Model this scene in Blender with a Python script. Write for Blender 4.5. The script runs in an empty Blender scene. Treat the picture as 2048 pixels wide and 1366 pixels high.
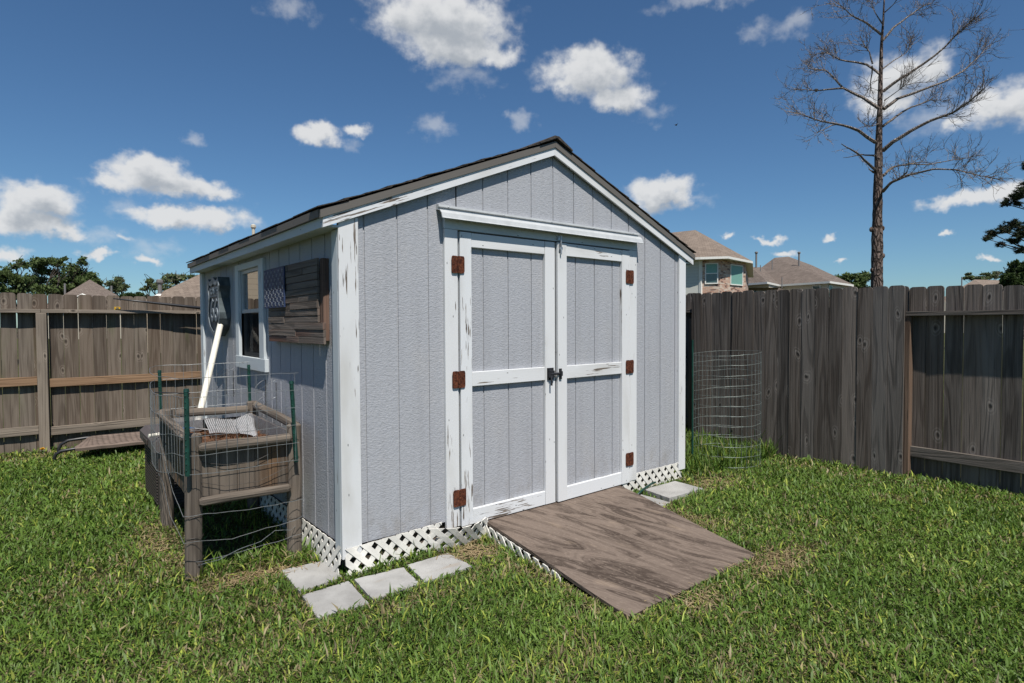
import bpy, math, random
import numpy as np
from mathutils import Vector, Matrix, noise as mnoise
random.seed(7); rng = np.random.default_rng(11)
S = bpy.context.scene
COL = S.collection
V = Vector

# ------------------------------------------------------------------ camera
F = 1173.1127; CAM = V((-1.2628, -3.0089, 1.352)); YAW, PIT, ROL = 0.6795, -0.0293, -0.005
FW = V((math.sin(YAW)*math.cos(PIT), math.cos(YAW)*math.cos(PIT), math.sin(PIT)))
RT0 = V((math.cos(YAW), -math.sin(YAW), 0)); UP0 = RT0.cross(FW)
RT = math.cos(ROL)*RT0 + math.sin(ROL)*UP0; UP = -math.sin(ROL)*RT0 + math.cos(ROL)*UP0
cam = bpy.data.objects.new('camera', bpy.data.cameras.new('camera')); COL.objects.link(cam)
cam.matrix_world = Matrix(((RT.x, UP.x, -FW.x, CAM.x), (RT.y, UP.y, -FW.y, CAM.y), (RT.z, UP.z, -FW.z, CAM.z), (0, 0, 0, 1)))
cam.data.sensor_width = 36; cam.data.lens = F/2048*36; cam.data.clip_start = .05; cam.data.clip_end = 3000
S.camera = cam
def ray(u, v): return FW + RT*((u-1024)/F) - UP*((v-683)/F)
def at(u, v, d): return CAM + ray(u, v)*d                       # a far point seen in that direction at that distance
def atz(u, d, z):                                              # same, at a given height
    r = ray(u, 648); p = CAM + r*d; p.z = z; return p

# ------------------------------------------------------------------ mesh helper
class MB:
    def __init__(s): s.v = []; s.f = []; s.uv = []
    def poly(s, pts, uvs=None, off=None):
        i = len(s.v); s.v += [tuple(p) for p in pts]; s.f.append(tuple(range(i, i+len(pts))))
        if uvs is None:
            a, b, c = V(pts[0]), V(pts[1]), V(pts[-1]); n = (b-a).cross(c-a)
            h = V((0, 0, 1)).cross(n)
            h = h.normalized() if h.length > 1e-6*max(n.length, 1e-9) else V((1, 0, 0))
            w = n.normalized().cross(h) if n.length > 0 else V((0, 1, 0))
            uvs = [(h.dot(V(p)), w.dot(V(p))) for p in pts]
        s.uv.append([tuple(u) for u in uvs])
    def box(s, c, L, W, T, off=None):
        """centre, half vectors: L along the grain"""
        c, L, W, T = V(c), V(L), V(W), V(T)
        if L.cross(W).dot(T) < 0: T = -T
        ou, ov = (random.uniform(0, 60), random.uniform(0, 60)) if off is None else off
        i = len(s.v)
        for a in (-1, 1):
            for b in (-1, 1):
                for d in (-1, 1): s.v.append(tuple(c + L*a + W*b + T*d))
        l, w, t = L.length, W.length, T.length
        def face(q, uv): s.f.append(tuple(i+k for k in q)); s.uv.append([(ou+a, ov+b) for a, b in uv])
        face((1, 5, 7, 3), ((-l, -w), (l, -w), (l, w), (-l, w)))
        face((0, 2, 6, 4), ((-l, -w+1), (-l, w+1), (l, w+1), (l, -w+1)))
        face((0, 4, 5, 1), ((-l, -t+2), (l, -t+2), (l, t+2), (-l, t+2)))
        face((2, 3, 7, 6), ((-l, -t+3), (-l, t+3), (l, t+3), (l, -t+3)))
        face((0, 1, 3, 2), ((-w*.2+4, -t), (-w*.2+4, t), (w*.2+4, t), (w*.2+4, -t)))
        face((4, 6, 7, 5), ((-w*.2+5, -t), (w*.2+5, -t), (w*.2+5, t), (-w*.2+5, t)))
    def bx(s, x0, x1, y0, y1, z0, z1, g='z'):
        c = ((x0+x1)/2, (y0+y1)/2, (z0+z1)/2); X, Y, Z = V(((x1-x0)/2, 0, 0)), V((0, (y1-y0)/2, 0)), V((0, 0, (z1-z0)/2))
        d = {'x': (X, Y, Z), 'y': (Y, Z, X), 'z': (Z, X, Y)}[g]; s.box(c, *d)
    def bar(s, a, b, w, t, up=(0, 0, 1)):
        """box from a to b, width w across, thickness t along up"""
        a, b = V(a), V(b); L = (b-a)/2; W = L.cross(V(up)).normalized()*w/2; T = W.cross(L).normalized()*t/2
        s.box((a+b)/2, L, W, T)
    def tube(s, pts, rad, n=8, cap=True, wob=0):
        pts = [V(p) for p in pts]; m = len(pts)
        if not hasattr(rad, '__len__'): rad = [rad]*m
        i0 = len(s.v); ou, ov = random.uniform(0, 60), random.uniform(0, 60)
        t0 = (pts[1]-pts[0]).normalized(); ref = V((0, 0, 1)) if abs(t0.z) < .9 else V((1, 0, 0))
        nn = t0.cross(ref).normalized(); acc = 0; us = []
        for k, p in enumerate(pts):
            t = (pts[min(k+1, m-1)] - pts[max(k-1, 0)]); t = t.normalized() if t.length > 1e-9 else t0
            nn = (nn - t*nn.dot(t)); nn = nn.normalized() if nn.length > 1e-6 else t.orthogonal().normalized()
            bb = t.cross(nn)
            if k: acc += (p-pts[k-1]).length
            us.append(acc)
            for j in range(n):
                a = 2*math.pi*j/n; r = rad[k]*(1+(random.uniform(-wob, wob) if wob else 0))
                s.v.append(tuple(p + nn*(r*math.cos(a)) + bb*(r*math.sin(a))))
        for k in range(m-1):
            for j in range(n):
                q = (i0+k*n+j, i0+k*n+(j+1) % n, i0+(k+1)*n+(j+1) % n, i0+(k+1)*n+j)
                c = 2*math.pi*max(rad)/n; s.f.append(q)
                s.uv.append([(ou+us[k], ov+j*c), (ou+us[k], ov+(j+1)*c), (ou+us[k+1], ov+(j+1)*c), (ou+us[k+1], ov+j*c)])
        if cap:
            for k, rev in ((0, True), (m-1, False)):
                q = [i0+k*n+j for j in range(n)]
                if rev: q.reverse()
                s.f.append(tuple(q)); s.uv.append([(ou+.3*s.v[x][0], ov+.3*s.v[x][1]+.3*s.v[x][2]) for x in q])
    def prism(s, poly, ext):
        """closed polygon extruded by vector ext"""
        poly = [V(p) for p in poly]; ext = V(ext)
        n = V((0, 0, 0))
        for k in range(len(poly)): n += poly[k].cross(poly[(k+1) % len(poly)])
        if n.dot(ext) < 0: poly = poly[::-1]
        s.poly([p+ext for p in poly]); s.poly(poly[::-1])
        for k in range(len(poly)):
            a, b = poly[k], poly[(k+1) % len(poly)]; s.poly([a, b, b+ext, a+ext])
    def ball(s, c, r, n=10, m=7, sc=(1, 1, 1)):
        c = V(c); i0 = len(s.v)
        for a in range(m+1):
            th = math.pi*a/m
            for b in range(n):
                ph = 2*math.pi*b/n
                s.v.append((c.x+r*sc[0]*math.sin(th)*math.cos(ph), c.y+r*sc[1]*math.sin(th)*math.sin(ph), c.z+r*sc[2]*math.cos(th)))
        for a in range(m):
            for b in range(n):
                q = (i0+a*n+b, i0+(a+1)*n+b, i0+(a+1)*n+(b+1) % n, i0+a*n+(b+1) % n); s.f.append(q)
                s.uv.append([(b/n, a/m)]*4)
    def build(s, name, mat, parent=None, smooth=False, bevel=0, solid=0):
        me = bpy.data.meshes.new(name); me.from_pydata(s.v, [], s.f)
        uvl = me.uv_layers.new(name='UVMap'); flat = np.array([c for f in s.uv for u in f for c in u], dtype=np.float32)
        uvl.data.foreach_set('uv', flat)
        me.materials.append(mat)
        if smooth: me.polygons.foreach_set('use_smooth', [True]*len(me.polygons))
        me.update()
        o = bpy.data.objects.new(name, me); COL.objects.link(o)
        if parent is not None:
            o.parent = parent; o.matrix_parent_inverse = Matrix.Translation(-parent.location) if parent.parent is None else Matrix()
            if parent.parent is not None: o.matrix_parent_inverse = parent_world(parent).inverted()
        if bevel:
            b = o.modifiers.new('bevel', 'BEVEL'); b.width = bevel; b.segments = 1; b.limit_method = 'ANGLE'
        if solid:
            b = o.modifiers.new('solid', 'SOLIDIFY'); b.thickness = solid; b.offset = 0
        return o
def parent_world(o):
    m = o.matrix_basis.copy()
    if o.parent is not None: m = parent_world(o.parent) @ o.matrix_parent_inverse @ m
    return m
def tag(o, label=None, cat=None, group=None, kind=None):
    if label: o['label'] = label
    if cat: o['category'] = cat
    if group: o['group'] = group
    if kind: o['kind'] = kind
    return o
def thing(name, label, cat, loc=(0, 0, 0), group=None):
    o = bpy.data.objects.new(name, None); COL.objects.link(o); o.location = loc; o.empty_display_size = .1
    return tag(o, label, cat, group)
def node(name, parent):                                        # an empty part that carries sub-parts
    o = bpy.data.objects.new(name, None); COL.objects.link(o); o.parent = parent
    o.matrix_parent_inverse = parent_world(parent).inverted(); o.empty_display_size = .05
    return o
def clip(poly, a, b, c):
    """keep a*x+b*y<=c"""
    out = []
    for k in range(len(poly)):
        p, q = poly[k], poly[(k+1) % len(poly)]; dp = a*p[0]+b*p[1]-c; dq = a*q[0]+b*q[1]-c
        if dp <= 0: out.append(p)
        if dp*dq < 0: t = dp/(dp-dq); out.append((p[0]+(q[0]-p[0])*t, p[1]+(q[1]-p[1])*t))
    return out

# ------------------------------------------------------------------ materials
class NT:
    def __init__(s, tree): s.t = tree
    def n(s, typ, ins=None, **props):
        x = s.t.nodes.new(typ)
        for k, v in props.items(): setattr(x, k, v)
        for k, v in (ins or {}).items():
            sock = x.inputs[k]
            if isinstance(v, bpy.types.NodeSocket): s.t.links.new(v, sock)
            else: sock.default_value = v
        return x
    def math(s, op, a, b=0.0, c=None, clamp=False):
        ins = {0: a, 1: b}
        if c is not None: ins[2] = c
        return s.n('ShaderNodeMath', ins, operation=op, use_clamp=clamp).outputs[0]
    def mapr(s, v, a, b, c=0.0, d=1.0, smooth=True):
        return s.n('ShaderNodeMapRange', {'Value': v, 'From Min': a, 'From Max': b, 'To Min': c, 'To Max': d}, interpolation_type='SMOOTHSTEP' if smooth else 'LINEAR').outputs[0]
    def mix(s, f, a, b, blend='MIX'):
        x = s.n('ShaderNodeMix', data_type='RGBA', blend_type=blend)
        for i, v in ((0, f), (6, a), (7, b)):
            if isinstance(v, bpy.types.NodeSocket): s.t.links.new(v, x.inputs[i])
            else: x.inputs[i].default_value = v if i == 0 else (*v, 1) if len(v) == 3 else v
        return x.outputs[2]
    def vec(s, op, a, b=(0, 0, 0)):
        return s.n('ShaderNodeVectorMath', {0: a, 1: b}, operation=op).outputs[0]
    def noise(s, vec, scale=(1, 1, 1), detail=2.0, rough=.5, dist=0.0, out=0, k=1.0):
        m = s.vec('MULTIPLY', vec, scale)
        return s.n('ShaderNodeTexNoise', {'Vector': m, 'Scale': k, 'Detail': detail, 'Roughness': rough, 'Distortion': dist}).outputs[out]
def rgb(*c): return (c[0], c[1], c[2], 1.0)
def new_mat(name):
    m = bpy.data.materials.new(name); m.use_nodes = True; nt = m.node_tree; nt.nodes.clear()
    N = NT(nt); out = N.n('ShaderNodeOutputMaterial'); b = N.n('ShaderNodeBsdfPrincipled'); nt.links.new(b.outputs[0], out.inputs[0])
    N.b = b; N.out = out
    N.uv = N.n('ShaderNodeTexCoord').outputs['UV']
    return m, N
def setc(N, col=None, rough=None, h=None, bump=.3, dist=.01, metal=None, spec=None):
    t = N.t
    for k, v in (('Base Color', col), ('Roughness', rough), ('Metallic', metal), ('Specular IOR Level', spec)):
        if v is None: continue
        if isinstance(v, bpy.types.NodeSocket): t.links.new(v, N.b.inputs[k])
        else: N.b.inputs[k].default_value = v
    if h is not None:
        bn = N.n('ShaderNodeBump', {'Height': h, 'Strength': bump, 'Distance': dist}); t.links.new(bn.outputs[0], N.b.inputs['Normal'])
def isl(N): return N.n('ShaderNodeNewGeometry').outputs['Random Per Island']

def mat_wood(name, dark, light, tint=.5, knots=True, glow=1.5, green=0.0, rings=7.0, warm=None):
    m, N = new_mat(name); uv = N.uv
    warp = N.noise(uv, (1.1, 7, 1), 2, out=1); wv = N.vec('ADD', uv, N.vec('MULTIPLY', warp, (.06, .02, 0)))
    g = N.noise(wv, (1.6, 95, 1), 4, .65)                       # fine grain
    s = N.noise(uv, (.9, 9, 1), 3, .6)                          # broad streaks
    c = N.noise(wv, (.55, 7.5, 1), 1.5, .5)                     # contour figure
    c = N.math('SINE', N.math('MULTIPLY', c, rings*6.28)); c = N.mapr(c, -.2, .95)
    b = N.math('ADD', N.math('MULTIPLY', g, .75), N.math('MULTIPLY', s, .75)); b = N.math('SUBTRACT', b, N.math('MULTIPLY', c, .16))
    b = N.math('ADD', b, N.math('MULTIPLY', N.math('SUBTRACT', isl(N), .5), tint*.5))
    col = N.mix(N.mapr(b, .35, .98), dark, light)
    h = N.math('SUBTRACT', g, N.math('MULTIPLY', c, .35))
    hue = N.math('FRACT', N.math('MULTIPLY', isl(N), 17.31)); col = N.mix(N.math('MULTIPLY', hue, min(.45, tint*.5)), col, (light[0]*.72, light[1]*.55, light[2]*.42))
    if warm: col = N.mix(N.mapr(N.noise(uv, (.7, 5, 1), 2), .5, .75), col, warm)
    if green: col = N.mix(N.math('MULTIPLY', N.mapr(N.noise(uv, (2.0, 5, 1), 3), .55, .8), green), col, (.07, .1, .03))
    if knots:
        kv = N.vec('MULTIPLY', N.vec('ADD', uv, N.vec('MULTIPLY', warp, (.16, .09, 0))), (3.2, 6.0, 1))
        vo = N.n('ShaderNodeTexVoronoi', {'Vector': kv, 'Scale': 1.0, 'Randomness': .95}, voronoi_dimensions='2D')
        keep = N.math('GREATER_THAN', N.n('ShaderNodeSeparateColor', {0: vo.outputs['Color']}).outputs[0], .66)
        d = vo.outputs['Distance']
        halo = N.math('MULTIPLY', N.mapr(d, .30, .08), keep); core = N.math('MULTIPLY', N.mapr(d, .075, .03), keep)
        ring = N.math('MULTIPLY', halo, N.mapr(N.math('ADD', N.math('SINE', N.math('MULTIPLY', d, 70)), N.math('MULTIPLY', N.math('SUBTRACT', g, .5), 5.0)), -.6, 1.0))
        col = N.mix(N.math('MULTIPLY', ring, .5), col, tuple(min(1, x*glow) for x in light))
        col = N.mix(N.math('MULTIPLY', core, .85), col, tuple(x*.35 for x in dark))
        h = N.math('SUBTRACT', h, N.math('MULTIPLY', core, .6))
    # fine checks along the grain
    ck = N.mapr(N.noise(uv, (1.6, 105, 1), 2), .64, .74)
    col = N.mix(N.math('MULTIPLY', ck, .75), col, tuple(x*.35 for x in dark)); h = N.math('SUBTRACT', h, N.math('MULTIPLY', ck, .7))
    setc(N, col, .88, h, .55, .006, spec=.2); return m

def mat_paint(name, base, amount=.5, wood=(.16, .13, .105), dirt=.25):
    m, N = new_mat(name); uv = N.uv
    g = N.noise(uv, (4.5, 85, 1), 3, .6); g2 = N.noise(uv, (7, 160, 1), 2)
    p = N.noise(uv, (1.3, 6, 1), 3, .55); q = N.noise(uv, (9, 26, 1), 2)
    e = N.math('ADD', N.math('MULTIPLY', g, .55), N.math('MULTIPLY', p, .6)); e = N.math('ADD', e, N.math('MULTIPLY', q, .12))
    th = .80 - .075*amount
    mask = N.mapr(e, th, th+.02)
    nails = N.n('ShaderNodeTexVoronoi', {'Vector': N.vec('MULTIPLY', uv, (9, 24, 1)), 'Scale': 1.0}, voronoi_dimensions='2D')
    nk = N.math('GREATER_THAN', N.n('ShaderNodeSeparateColor', {0: nails.outputs['Color']}).outputs[1], .86)
    nail = N.math('MULTIPLY', N.mapr(nails.outputs['Distance'], .075, .055), nk)
    tone = N.mix(N.math('MULTIPLY', N.mapr(N.noise(uv, (1.5, 5, 1), 4), .45, .8), dirt), base, tuple(x*y for x, y in zip(base, (.66, .63, .57))))
    woodc = N.mix(N.mapr(g2, .3, .7), tuple(x*.45 for x in wood), tuple(x*1.4 for x in wood))
    col = N.mix(mask, tone, woodc); col = N.mix(N.math('MULTIPLY', nail, .8), col, (.05, .05, .05))
    h = N.math('ADD', N.math('MULTIPLY', g, .3), N.math('MULTIPLY', g2, .25)); h = N.math('SUBTRACT', h, N.math('MULTIPLY', mask, .6))
    setc(N, col, .6, h, .35, .003, spec=.3); return m

def mat_siding(name, base):
    m, N = new_mat(name); uv = N.uv
    st = N.noise(uv, (.8, 12, 1), 4, .6); bl = N.noise(uv, (2, 3, 1), 3); fi = N.noise(uv, (160, 60, 1), 3, .7)
    warp = N.vec('ADD', uv, N.vec('MULTIPLY', N.noise(uv, (8, 9, 1), 2, out=1), (.05, .0, 0)))
    rip = N.noise(warp, (120, 45, 1), 3, .65); lo = N.noise(warp, (38, 30, 1), 2)
    col = N.mix(N.math('MULTIPLY', N.mapr(st, .42, .74), .5), base, tuple(x*y for x, y in zip(base, (.80, .79, .78))))
    col = N.mix(N.math('MULTIPLY', N.mapr(bl, .5, .72), .4), col, tuple(x*y for x, y in zip(base, (1.10, 1.06, 1.0))))
    zz = N.n('ShaderNodeSeparateXYZ', {0: uv}).outputs[0]; mud = N.math('MULTIPLY', N.mapr(zz, .42, .15), N.mapr(N.noise(uv, (7, 10, 1), 5, .65), .42, .68)); col = N.mix(N.math('MULTIPLY', mud, .5), col, (.20, .175, .145))
    pit = N.mapr(fi, .66, .74); col = N.mix(N.math('MULTIPLY', pit, .45), col, tuple(x*.5 for x in base))
    h = N.math('ADD', rip, N.math('MULTIPLY', lo, .6)); h = N.math('SUBTRACT', h, N.math('MULTIPLY', pit, .3))
    h = N.math('ADD', h, N.math('MULTIPLY', fi, .35))
    col = N.mix(N.math('MULTIPLY', N.mapr(N.math('ADD', rip, N.math('MULTIPLY', fi, .5)), .9, .6), .35), col, tuple(x*.78 for x in base))
    setc(N, col, .7, h, .7, .005, spec=.25); return m

def mat_plain(name, col, rough=.5, metal=0.0, var=.15, scale=30, bump=.1, spec=.5):
    m, N = new_mat(name); co = N.n('ShaderNodeTexCoord').outputs['Object']
    n = N.noise(co, (scale,)*3, 4, .6)
    c = N.mix(N.mapr(n, .3, .7), tuple(x*(1-var) for x in col), tuple(min(1, x*(1+var)) for x in col))
    setc(N, c, rough, n, bump, .003, metal, spec); return m

def mat_rust(name):
    m, N = new_mat(name); co = N.n('ShaderNodeTexCoord').outputs['Object']
    n = N.noise(co, (55, 55, 55), 5, .65); n2 = N.noise(co, (190,)*3, 2)
    c = N.mix(N.mapr(n, .35, .68), (.04, .014, .010), (.135, .044, .023)); c = N.mix(N.mapr(n2, .62, .72), c, (.30, .13, .05))
    setc(N, c, .9, n2, .4, .002, spec=.15); return m

def mat_ply(name):
    m, N = new_mat(name); uv = N.uv
    w = N.noise(uv, (1.5, 4, 1), 2, out=1); wv = N.vec('ADD', uv, N.vec('MULTIPLY', w, (.12, .05, 0)))
    c = N.noise(wv, (.7, 3.6, 1), 2.5, .5); ln = N.math('SINE', N.math('MULTIPLY', c, 210.0)); ln = N.mapr(ln, -.3, .8)
    big = N.mapr(N.math('SINE', N.math('MULTIPLY', c, 44.0)), -.5, .7)
    g = N.noise(uv, (3, 130, 1), 4, .65); bl = N.noise(uv, (1.6, 3.2, 1), 5, .62); sp = N.noise(uv, (30, 70, 1), 3, .7)
    t = N.math('ADD', N.math('MULTIPLY', big, .34), N.math('MULTIPLY', ln, .20)); t = N.math('ADD', t, N.math('MULTIPLY', g, .5))
    t = N.math('MULTIPLY', t, N.mapr(bl, .30, .66, .55, 1.15))
    col = N.mix(N.mapr(t, .15, .85), (.168, .130, .105), (.056, .041, .032))
    col = N.mix(N.math('MULTIPLY', N.mapr(sp, .52, .70), .55), col, (.25, .20, .16))
    edge = N.noise(uv, (4, 9, 1), 3)
    col = N.mix(N.math('MULTIPLY', N.mapr(edge, .6, .75), .35), col, (.30, .23, .17))
    setc(N, col, .85, N.math('SUBTRACT', g, N.math('MULTIPLY', ln, .4)), .45, .004, spec=.2); return m

def mat_concrete(name):
    m, N = new_mat(name); co = N.n('ShaderNodeTexCoord').outputs['Object']
    a = N.noise(co, (4, 4, 4), 5, .6); b = N.noise(co, (160,)*3, 2, .7); st = N.noise(co, (2.2, 9, 2), 3)
    c = N.mix(N.mapr(a, .3, .7), (.25, .245, .235), (.375, .37, .355)); c = N.mix(N.math('MULTIPLY', N.mapr(b, .60, .72), .45), c, (.16, .15, .14))
    c = N.mix(N.math('MULTIPLY', N.mapr(st, .58, .72), .35), c, (.27, .20, .13))
    setc(N, c, .92, N.math('ADD', b, a), .3, .003, spec=.2); return m

def mat_roof(name, a, b, course=.14):
    m, N = new_mat(name); uv = N.uv
    br = N.n('ShaderNodeTexBrick', {'Vector': uv, 'Color1': rgb(*a), 'Color2': rgb(*b), 'Mortar': rgb(*(x*.55 for x in a)), 'Scale': 1.0, 'Mortar Size': .012, 'Bias': 0.0, 'Brick Width': .33, 'Row Height': course})
    n = N.noise(uv, (1.2, 1.6, 1), 4, .7); n2 = N.noise(uv, (5, 7, 1), 3, .7)
    c = N.mix(N.math('MULTIPLY', N.mapr(n, .4, .7), .35), br.outputs[0], tuple(x*1.35 for x in b)); c = N.mix(N.math('MULTIPLY', N.mapr(n2, .5, .75), .4), c, tuple(x*.6 for x in a))
    setc(N, c, .95, n2, .4, .02, spec=.15); return m

def mat_brick(name):
    m, N = new_mat(name); uv = N.uv
    br = N.n('ShaderNodeTexBrick', {'Vector': uv, 'Color1': rgb(.40, .19, .12), 'Color2': rgb(.47, .30, .21), 'Mortar': rgb(.42, .37, .32), 'Scale': 1.0, 'Mortar Size': .012, 'Brick Width': .26, 'Row Height': .085})
    v = N.n('ShaderNodeTexVoronoi', {'Vector': N.vec('MULTIPLY', uv, (3.6, 11.7, 1)), 'Scale': 1.0}, voronoi_dimensions='2D')
    r = N.n('ShaderNodeSeparateColor', {0: v.outputs['Color']}).outputs[0]
    c = N.mix(N.math('GREATER_THAN', r, .84), br.outputs[0], (.17, .105, .085)); c = N.mix(N.math('LESS_THAN', r, .2), c, (.52, .43, .35))
    setc(N, c, .9, br.outputs['Fac'], -.4, .01); return m

def mat_lap(name, col, rows=.16):
    m, N = new_mat(name); uv = N.uv
    y = N.n('ShaderNodeSeparateXYZ', {0: uv}).outputs[1]; f = N.math('FRACT', N.math('DIVIDE', y, rows))
    setc(N, N.mix(N.mapr(f, .12, .0), col, tuple(x*.45 for x in col)), .7, f, .6, .02); return m

def mat_leaf(name, a, b, trans=.35, c=None):
    m, N = new_mat(name); r = isl(N)
    n = N.noise(N.n('ShaderNodeTexCoord').outputs['Object'], (.7,)*3, 2)
    col = N.mix(r, a, b); col = N.mix(N.mapr(n, .4, .65, 0, .5), col, tuple(x*.55 for x in a))
    if c: col = N.mix(N.math('GREATER_THAN', r, .88), col, c)
    d = N.n('ShaderNodeBsdfTranslucent', {'Color': col}); setc(N, col, .6, spec=.2)
    mx = N.n('ShaderNodeMixShader', {0: trans, 1: N.b.outputs[0], 2: d.outputs[0]}); N.t.links.new(mx.outputs[0], N.out.inputs[0]); return m

def mat_bark(name, a, b, sc=(5, 5, 1.6)):
    m, N = new_mat(name); co = N.n('ShaderNodeTexCoord').outputs['Object']
    v = N.n('ShaderNodeTexVoronoi', {'Vector': N.vec('MULTIPLY', N.vec('ADD', co, N.vec('MULTIPLY', N.noise(co, (3, 3, 3), 2, out=1), (.15, .15, .2))), sc), 'Scale': 1.6}, feature='DISTANCE_TO_EDGE')
    n = N.noise(co, (6, 6, 4), 5, .7); e = N.mapr(v.outputs['Distance'], .02, .22)
    c = N.mix(N.math('MULTIPLY', e, N.mapr(n, .25, .75)), a, b)
    setc(N, c, .95, N.math('ADD', e, n), 1.0, .05, spec=.1); return m

M = {}
M['white'] = mat_paint('white_paint', (.64, .648, .655), .3, dirt=.55)
M['white_worn'] = mat_paint('white_paint_peeling', (.64, .655, .67), 1.0, dirt=.5)
M['white_mid'] = mat_paint('white_paint_aged', (.63, .638, .645), .58, dirt=.6)
M['white_cool'] = mat_paint('white_paint_cool', (.52, .56, .58), .4, dirt=.35)  # cooler, darker copy of the trim white for side, eave and header parts
M['siding'] = mat_siding('grey_blue_siding', (.368, .378, .405))
M['grey_trim'] = mat_paint('grey_brown_trim', (.125, .114, .102), .25, dirt=.2)
M['pale_metal'] = mat_plain('painted_metal', (.43, .445, .45), .45, 0, .08, 12, .05)
M['shingle'] = mat_plain('dark_shingle', (.055, .048, .043), .95, 0, .5, 60, .6, .15)
M['rust'] = mat_rust('rusty_steel'); M['black_iron'] = mat_plain('black_iron', (.03, .03, .034), .5, .4, .3)
M['zinc'] = mat_plain('zinc_steel', (.42, .43, .44), .42, .8, .3)
M['dark'] = mat_plain('dark_interior', (.03, .03, .032), .9)
M['lattice'] = mat_plain('white_lattice', (.66, .64, .59), .55, 0, .15, 9, .05)
M['ply'] = mat_ply('weathered_plywood'); M['concrete'] = mat_concrete('concrete')
M['fence_back'] = mat_wood('brown_fence_wood', (.072, .056, .044), (.185, .155, .126), .6, glow=1.5, green=.35)
M['fence_side'] = mat_wood('grey_fence_wood', (.052, .045, .040), (.172, .152, .136), .55, glow=1.8)
M['rail_dark'] = mat_wood('dark_rail_wood', (.048, .04, .035), (.14, .122, .106), .3)
M['rail_grey'] = mat_wood('grey_rail_wood', (.10, .083, .067), (.245, .205, .165), .3)
M['rail_new'] = mat_wood('brown_rail_wood', (.125, .073, .042), (.28, .18, .11), .3)
M['post_red'] = mat_wood('cedar_post_wood', (.065, .042, .03), (.17, .115, .082), .3, knots=False)
M['planter'] = mat_wood('planter_wood', (.056, .046, .037), (.155, .128, .103), .5, warm=(.24, .13, .06))
M['log'] = mat_wood('weathered_log_wood', (.06, .049, .04), (.18, .15, .122), .3, knots=False)
M['soil'] = mat_plain('brown_soil', (.09, .047, .028), .95, 0, .6, 60, 1, .1)
M['liner'] = mat_plain('white_mesh_liner', (.34, .34, .345), .6)
M['netting'] = mat_plain('grey_netting', (.22, .22, .23), .7)
M['wire'] = mat_plain('galvanised_wire', (.27, .285, .29), .45, .6, .2)
M['wire_dull'] = mat_plain('dull_green_wire', (.18, .21, .20), .5, .4, .2)
M['wire_dark'] = mat_plain('dark_wire', (.045, .04, .036), .6, .3, .2)
M['stake'] = mat_plain('green_coated_stake', (.007, .042, .031), .4, 0, .3)
M['pvc'] = mat_plain('white_pvc', (.72, .69, .60), .45, 0, .08, 6)
M['resin'] = mat_plain('brown_resin', (.042, .033, .029), .6, 0, .15, 40, .15); M['resin_lid'] = mat_plain('brown_resin_lid', (.085, .072, .07), .6, 0, .12, 40, .15)
M['cot'] = mat_plain('brown_cot_fabric', (.155, .115, .092), .85, 0, .25, 5, .2); M['black_tube'] = mat_plain('black_tube', (.02, .02, .022), .4)
M['flagwood'] = mat_wood('dark_pallet_wood', (.048, .039, .033), (.165, .137, .118), .55, warm=(.15, .07, .05))
M['flagred'] = mat_wood('reddish_pallet_wood', (.05, .028, .022), (.19, .12, .09), .3, knots=False)
M['canton'] = mat_plain('faded_blue_paint', (.02, .036, .09), .6, 0, .35, 25, .2); M['star'] = mat_plain('worn_white_paint', (.19, .21, .24), .7, 0, .35, 60)
M['shield'] = mat_plain('dark_sign_metal', (.045, .07, .095), .45, .2, .3); M['shield_light'] = mat_plain('grey_sign_metal', (.16, .19, .22), .5, .2, .2)
M['sidebox'] = mat_plain('sign_side_metal', (.075, .095, .10), .5, .3, .35, 14)
M['roof_tan'] = mat_roof('tan_shingle', (.165, .13, .105), (.225, .18, .145)); M['roof_brown'] = mat_roof('brown_shingle', (.125, .10, .085), (.175, .142, .12))
M['brick'] = mat_brick('mixed_brick'); M['lap_white'] = mat_lap('pale_lap_siding', (.50, .51, .47), .2); M['lap_tan'] = mat_lap('tan_lap_siding', (.52, .42, .31), .17)
M['stucco'] = mat_plain('cream_wall', (.50, .455, .37), .8); M['trimw'] = mat_plain('white_trim', (.70, .69, .64), .6)
M['curtain'] = mat_plain('green_blind', (.16, .33, .28), .5)
M['pipe_grey'] = mat_plain('grey_pipe', (.16, .155, .15), .7)
M['oak'] = mat_leaf('oak_leaves', (.07, .108, .032), (.14, .185, .068)); M['oak_pale'] = mat_leaf('pale_leaves', (.095, .13, .05), (.17, .205, .10), c=(.2, .19, .13))
M['pine'] = mat_leaf('pine_needles', (.018, .03, .014), (.035, .055, .022), .15, c=(.07, .045, .025)); M['dark_tree'] = mat_leaf('dark_leaves', (.028, .05, .014), (.055, .085, .025))
M['bark'] = mat_bark('pine_bark', (.06, .045, .038), (.25, .195, .17)); M['dead'] = mat_bark('dead_branch', (.17, .14, .12), (.42, .36, .31), (9, 9, 5)); M['oakbark'] = mat_bark('oak_bark', (.06, .05, .04), (.2, .175, .15))
M['yellow'] = mat_plain('yellow_plastic', (.62, .36, .02), .5, 0, .15); M['green_stem'] = mat_plain('green_stem', (.06, .12, .03), .6)
M['blue'] = mat_plain('blue_label', (.03, .11, .27), .4); M['birdm'] = mat_plain('black_feather', (.012, .012, .014), .6)

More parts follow.
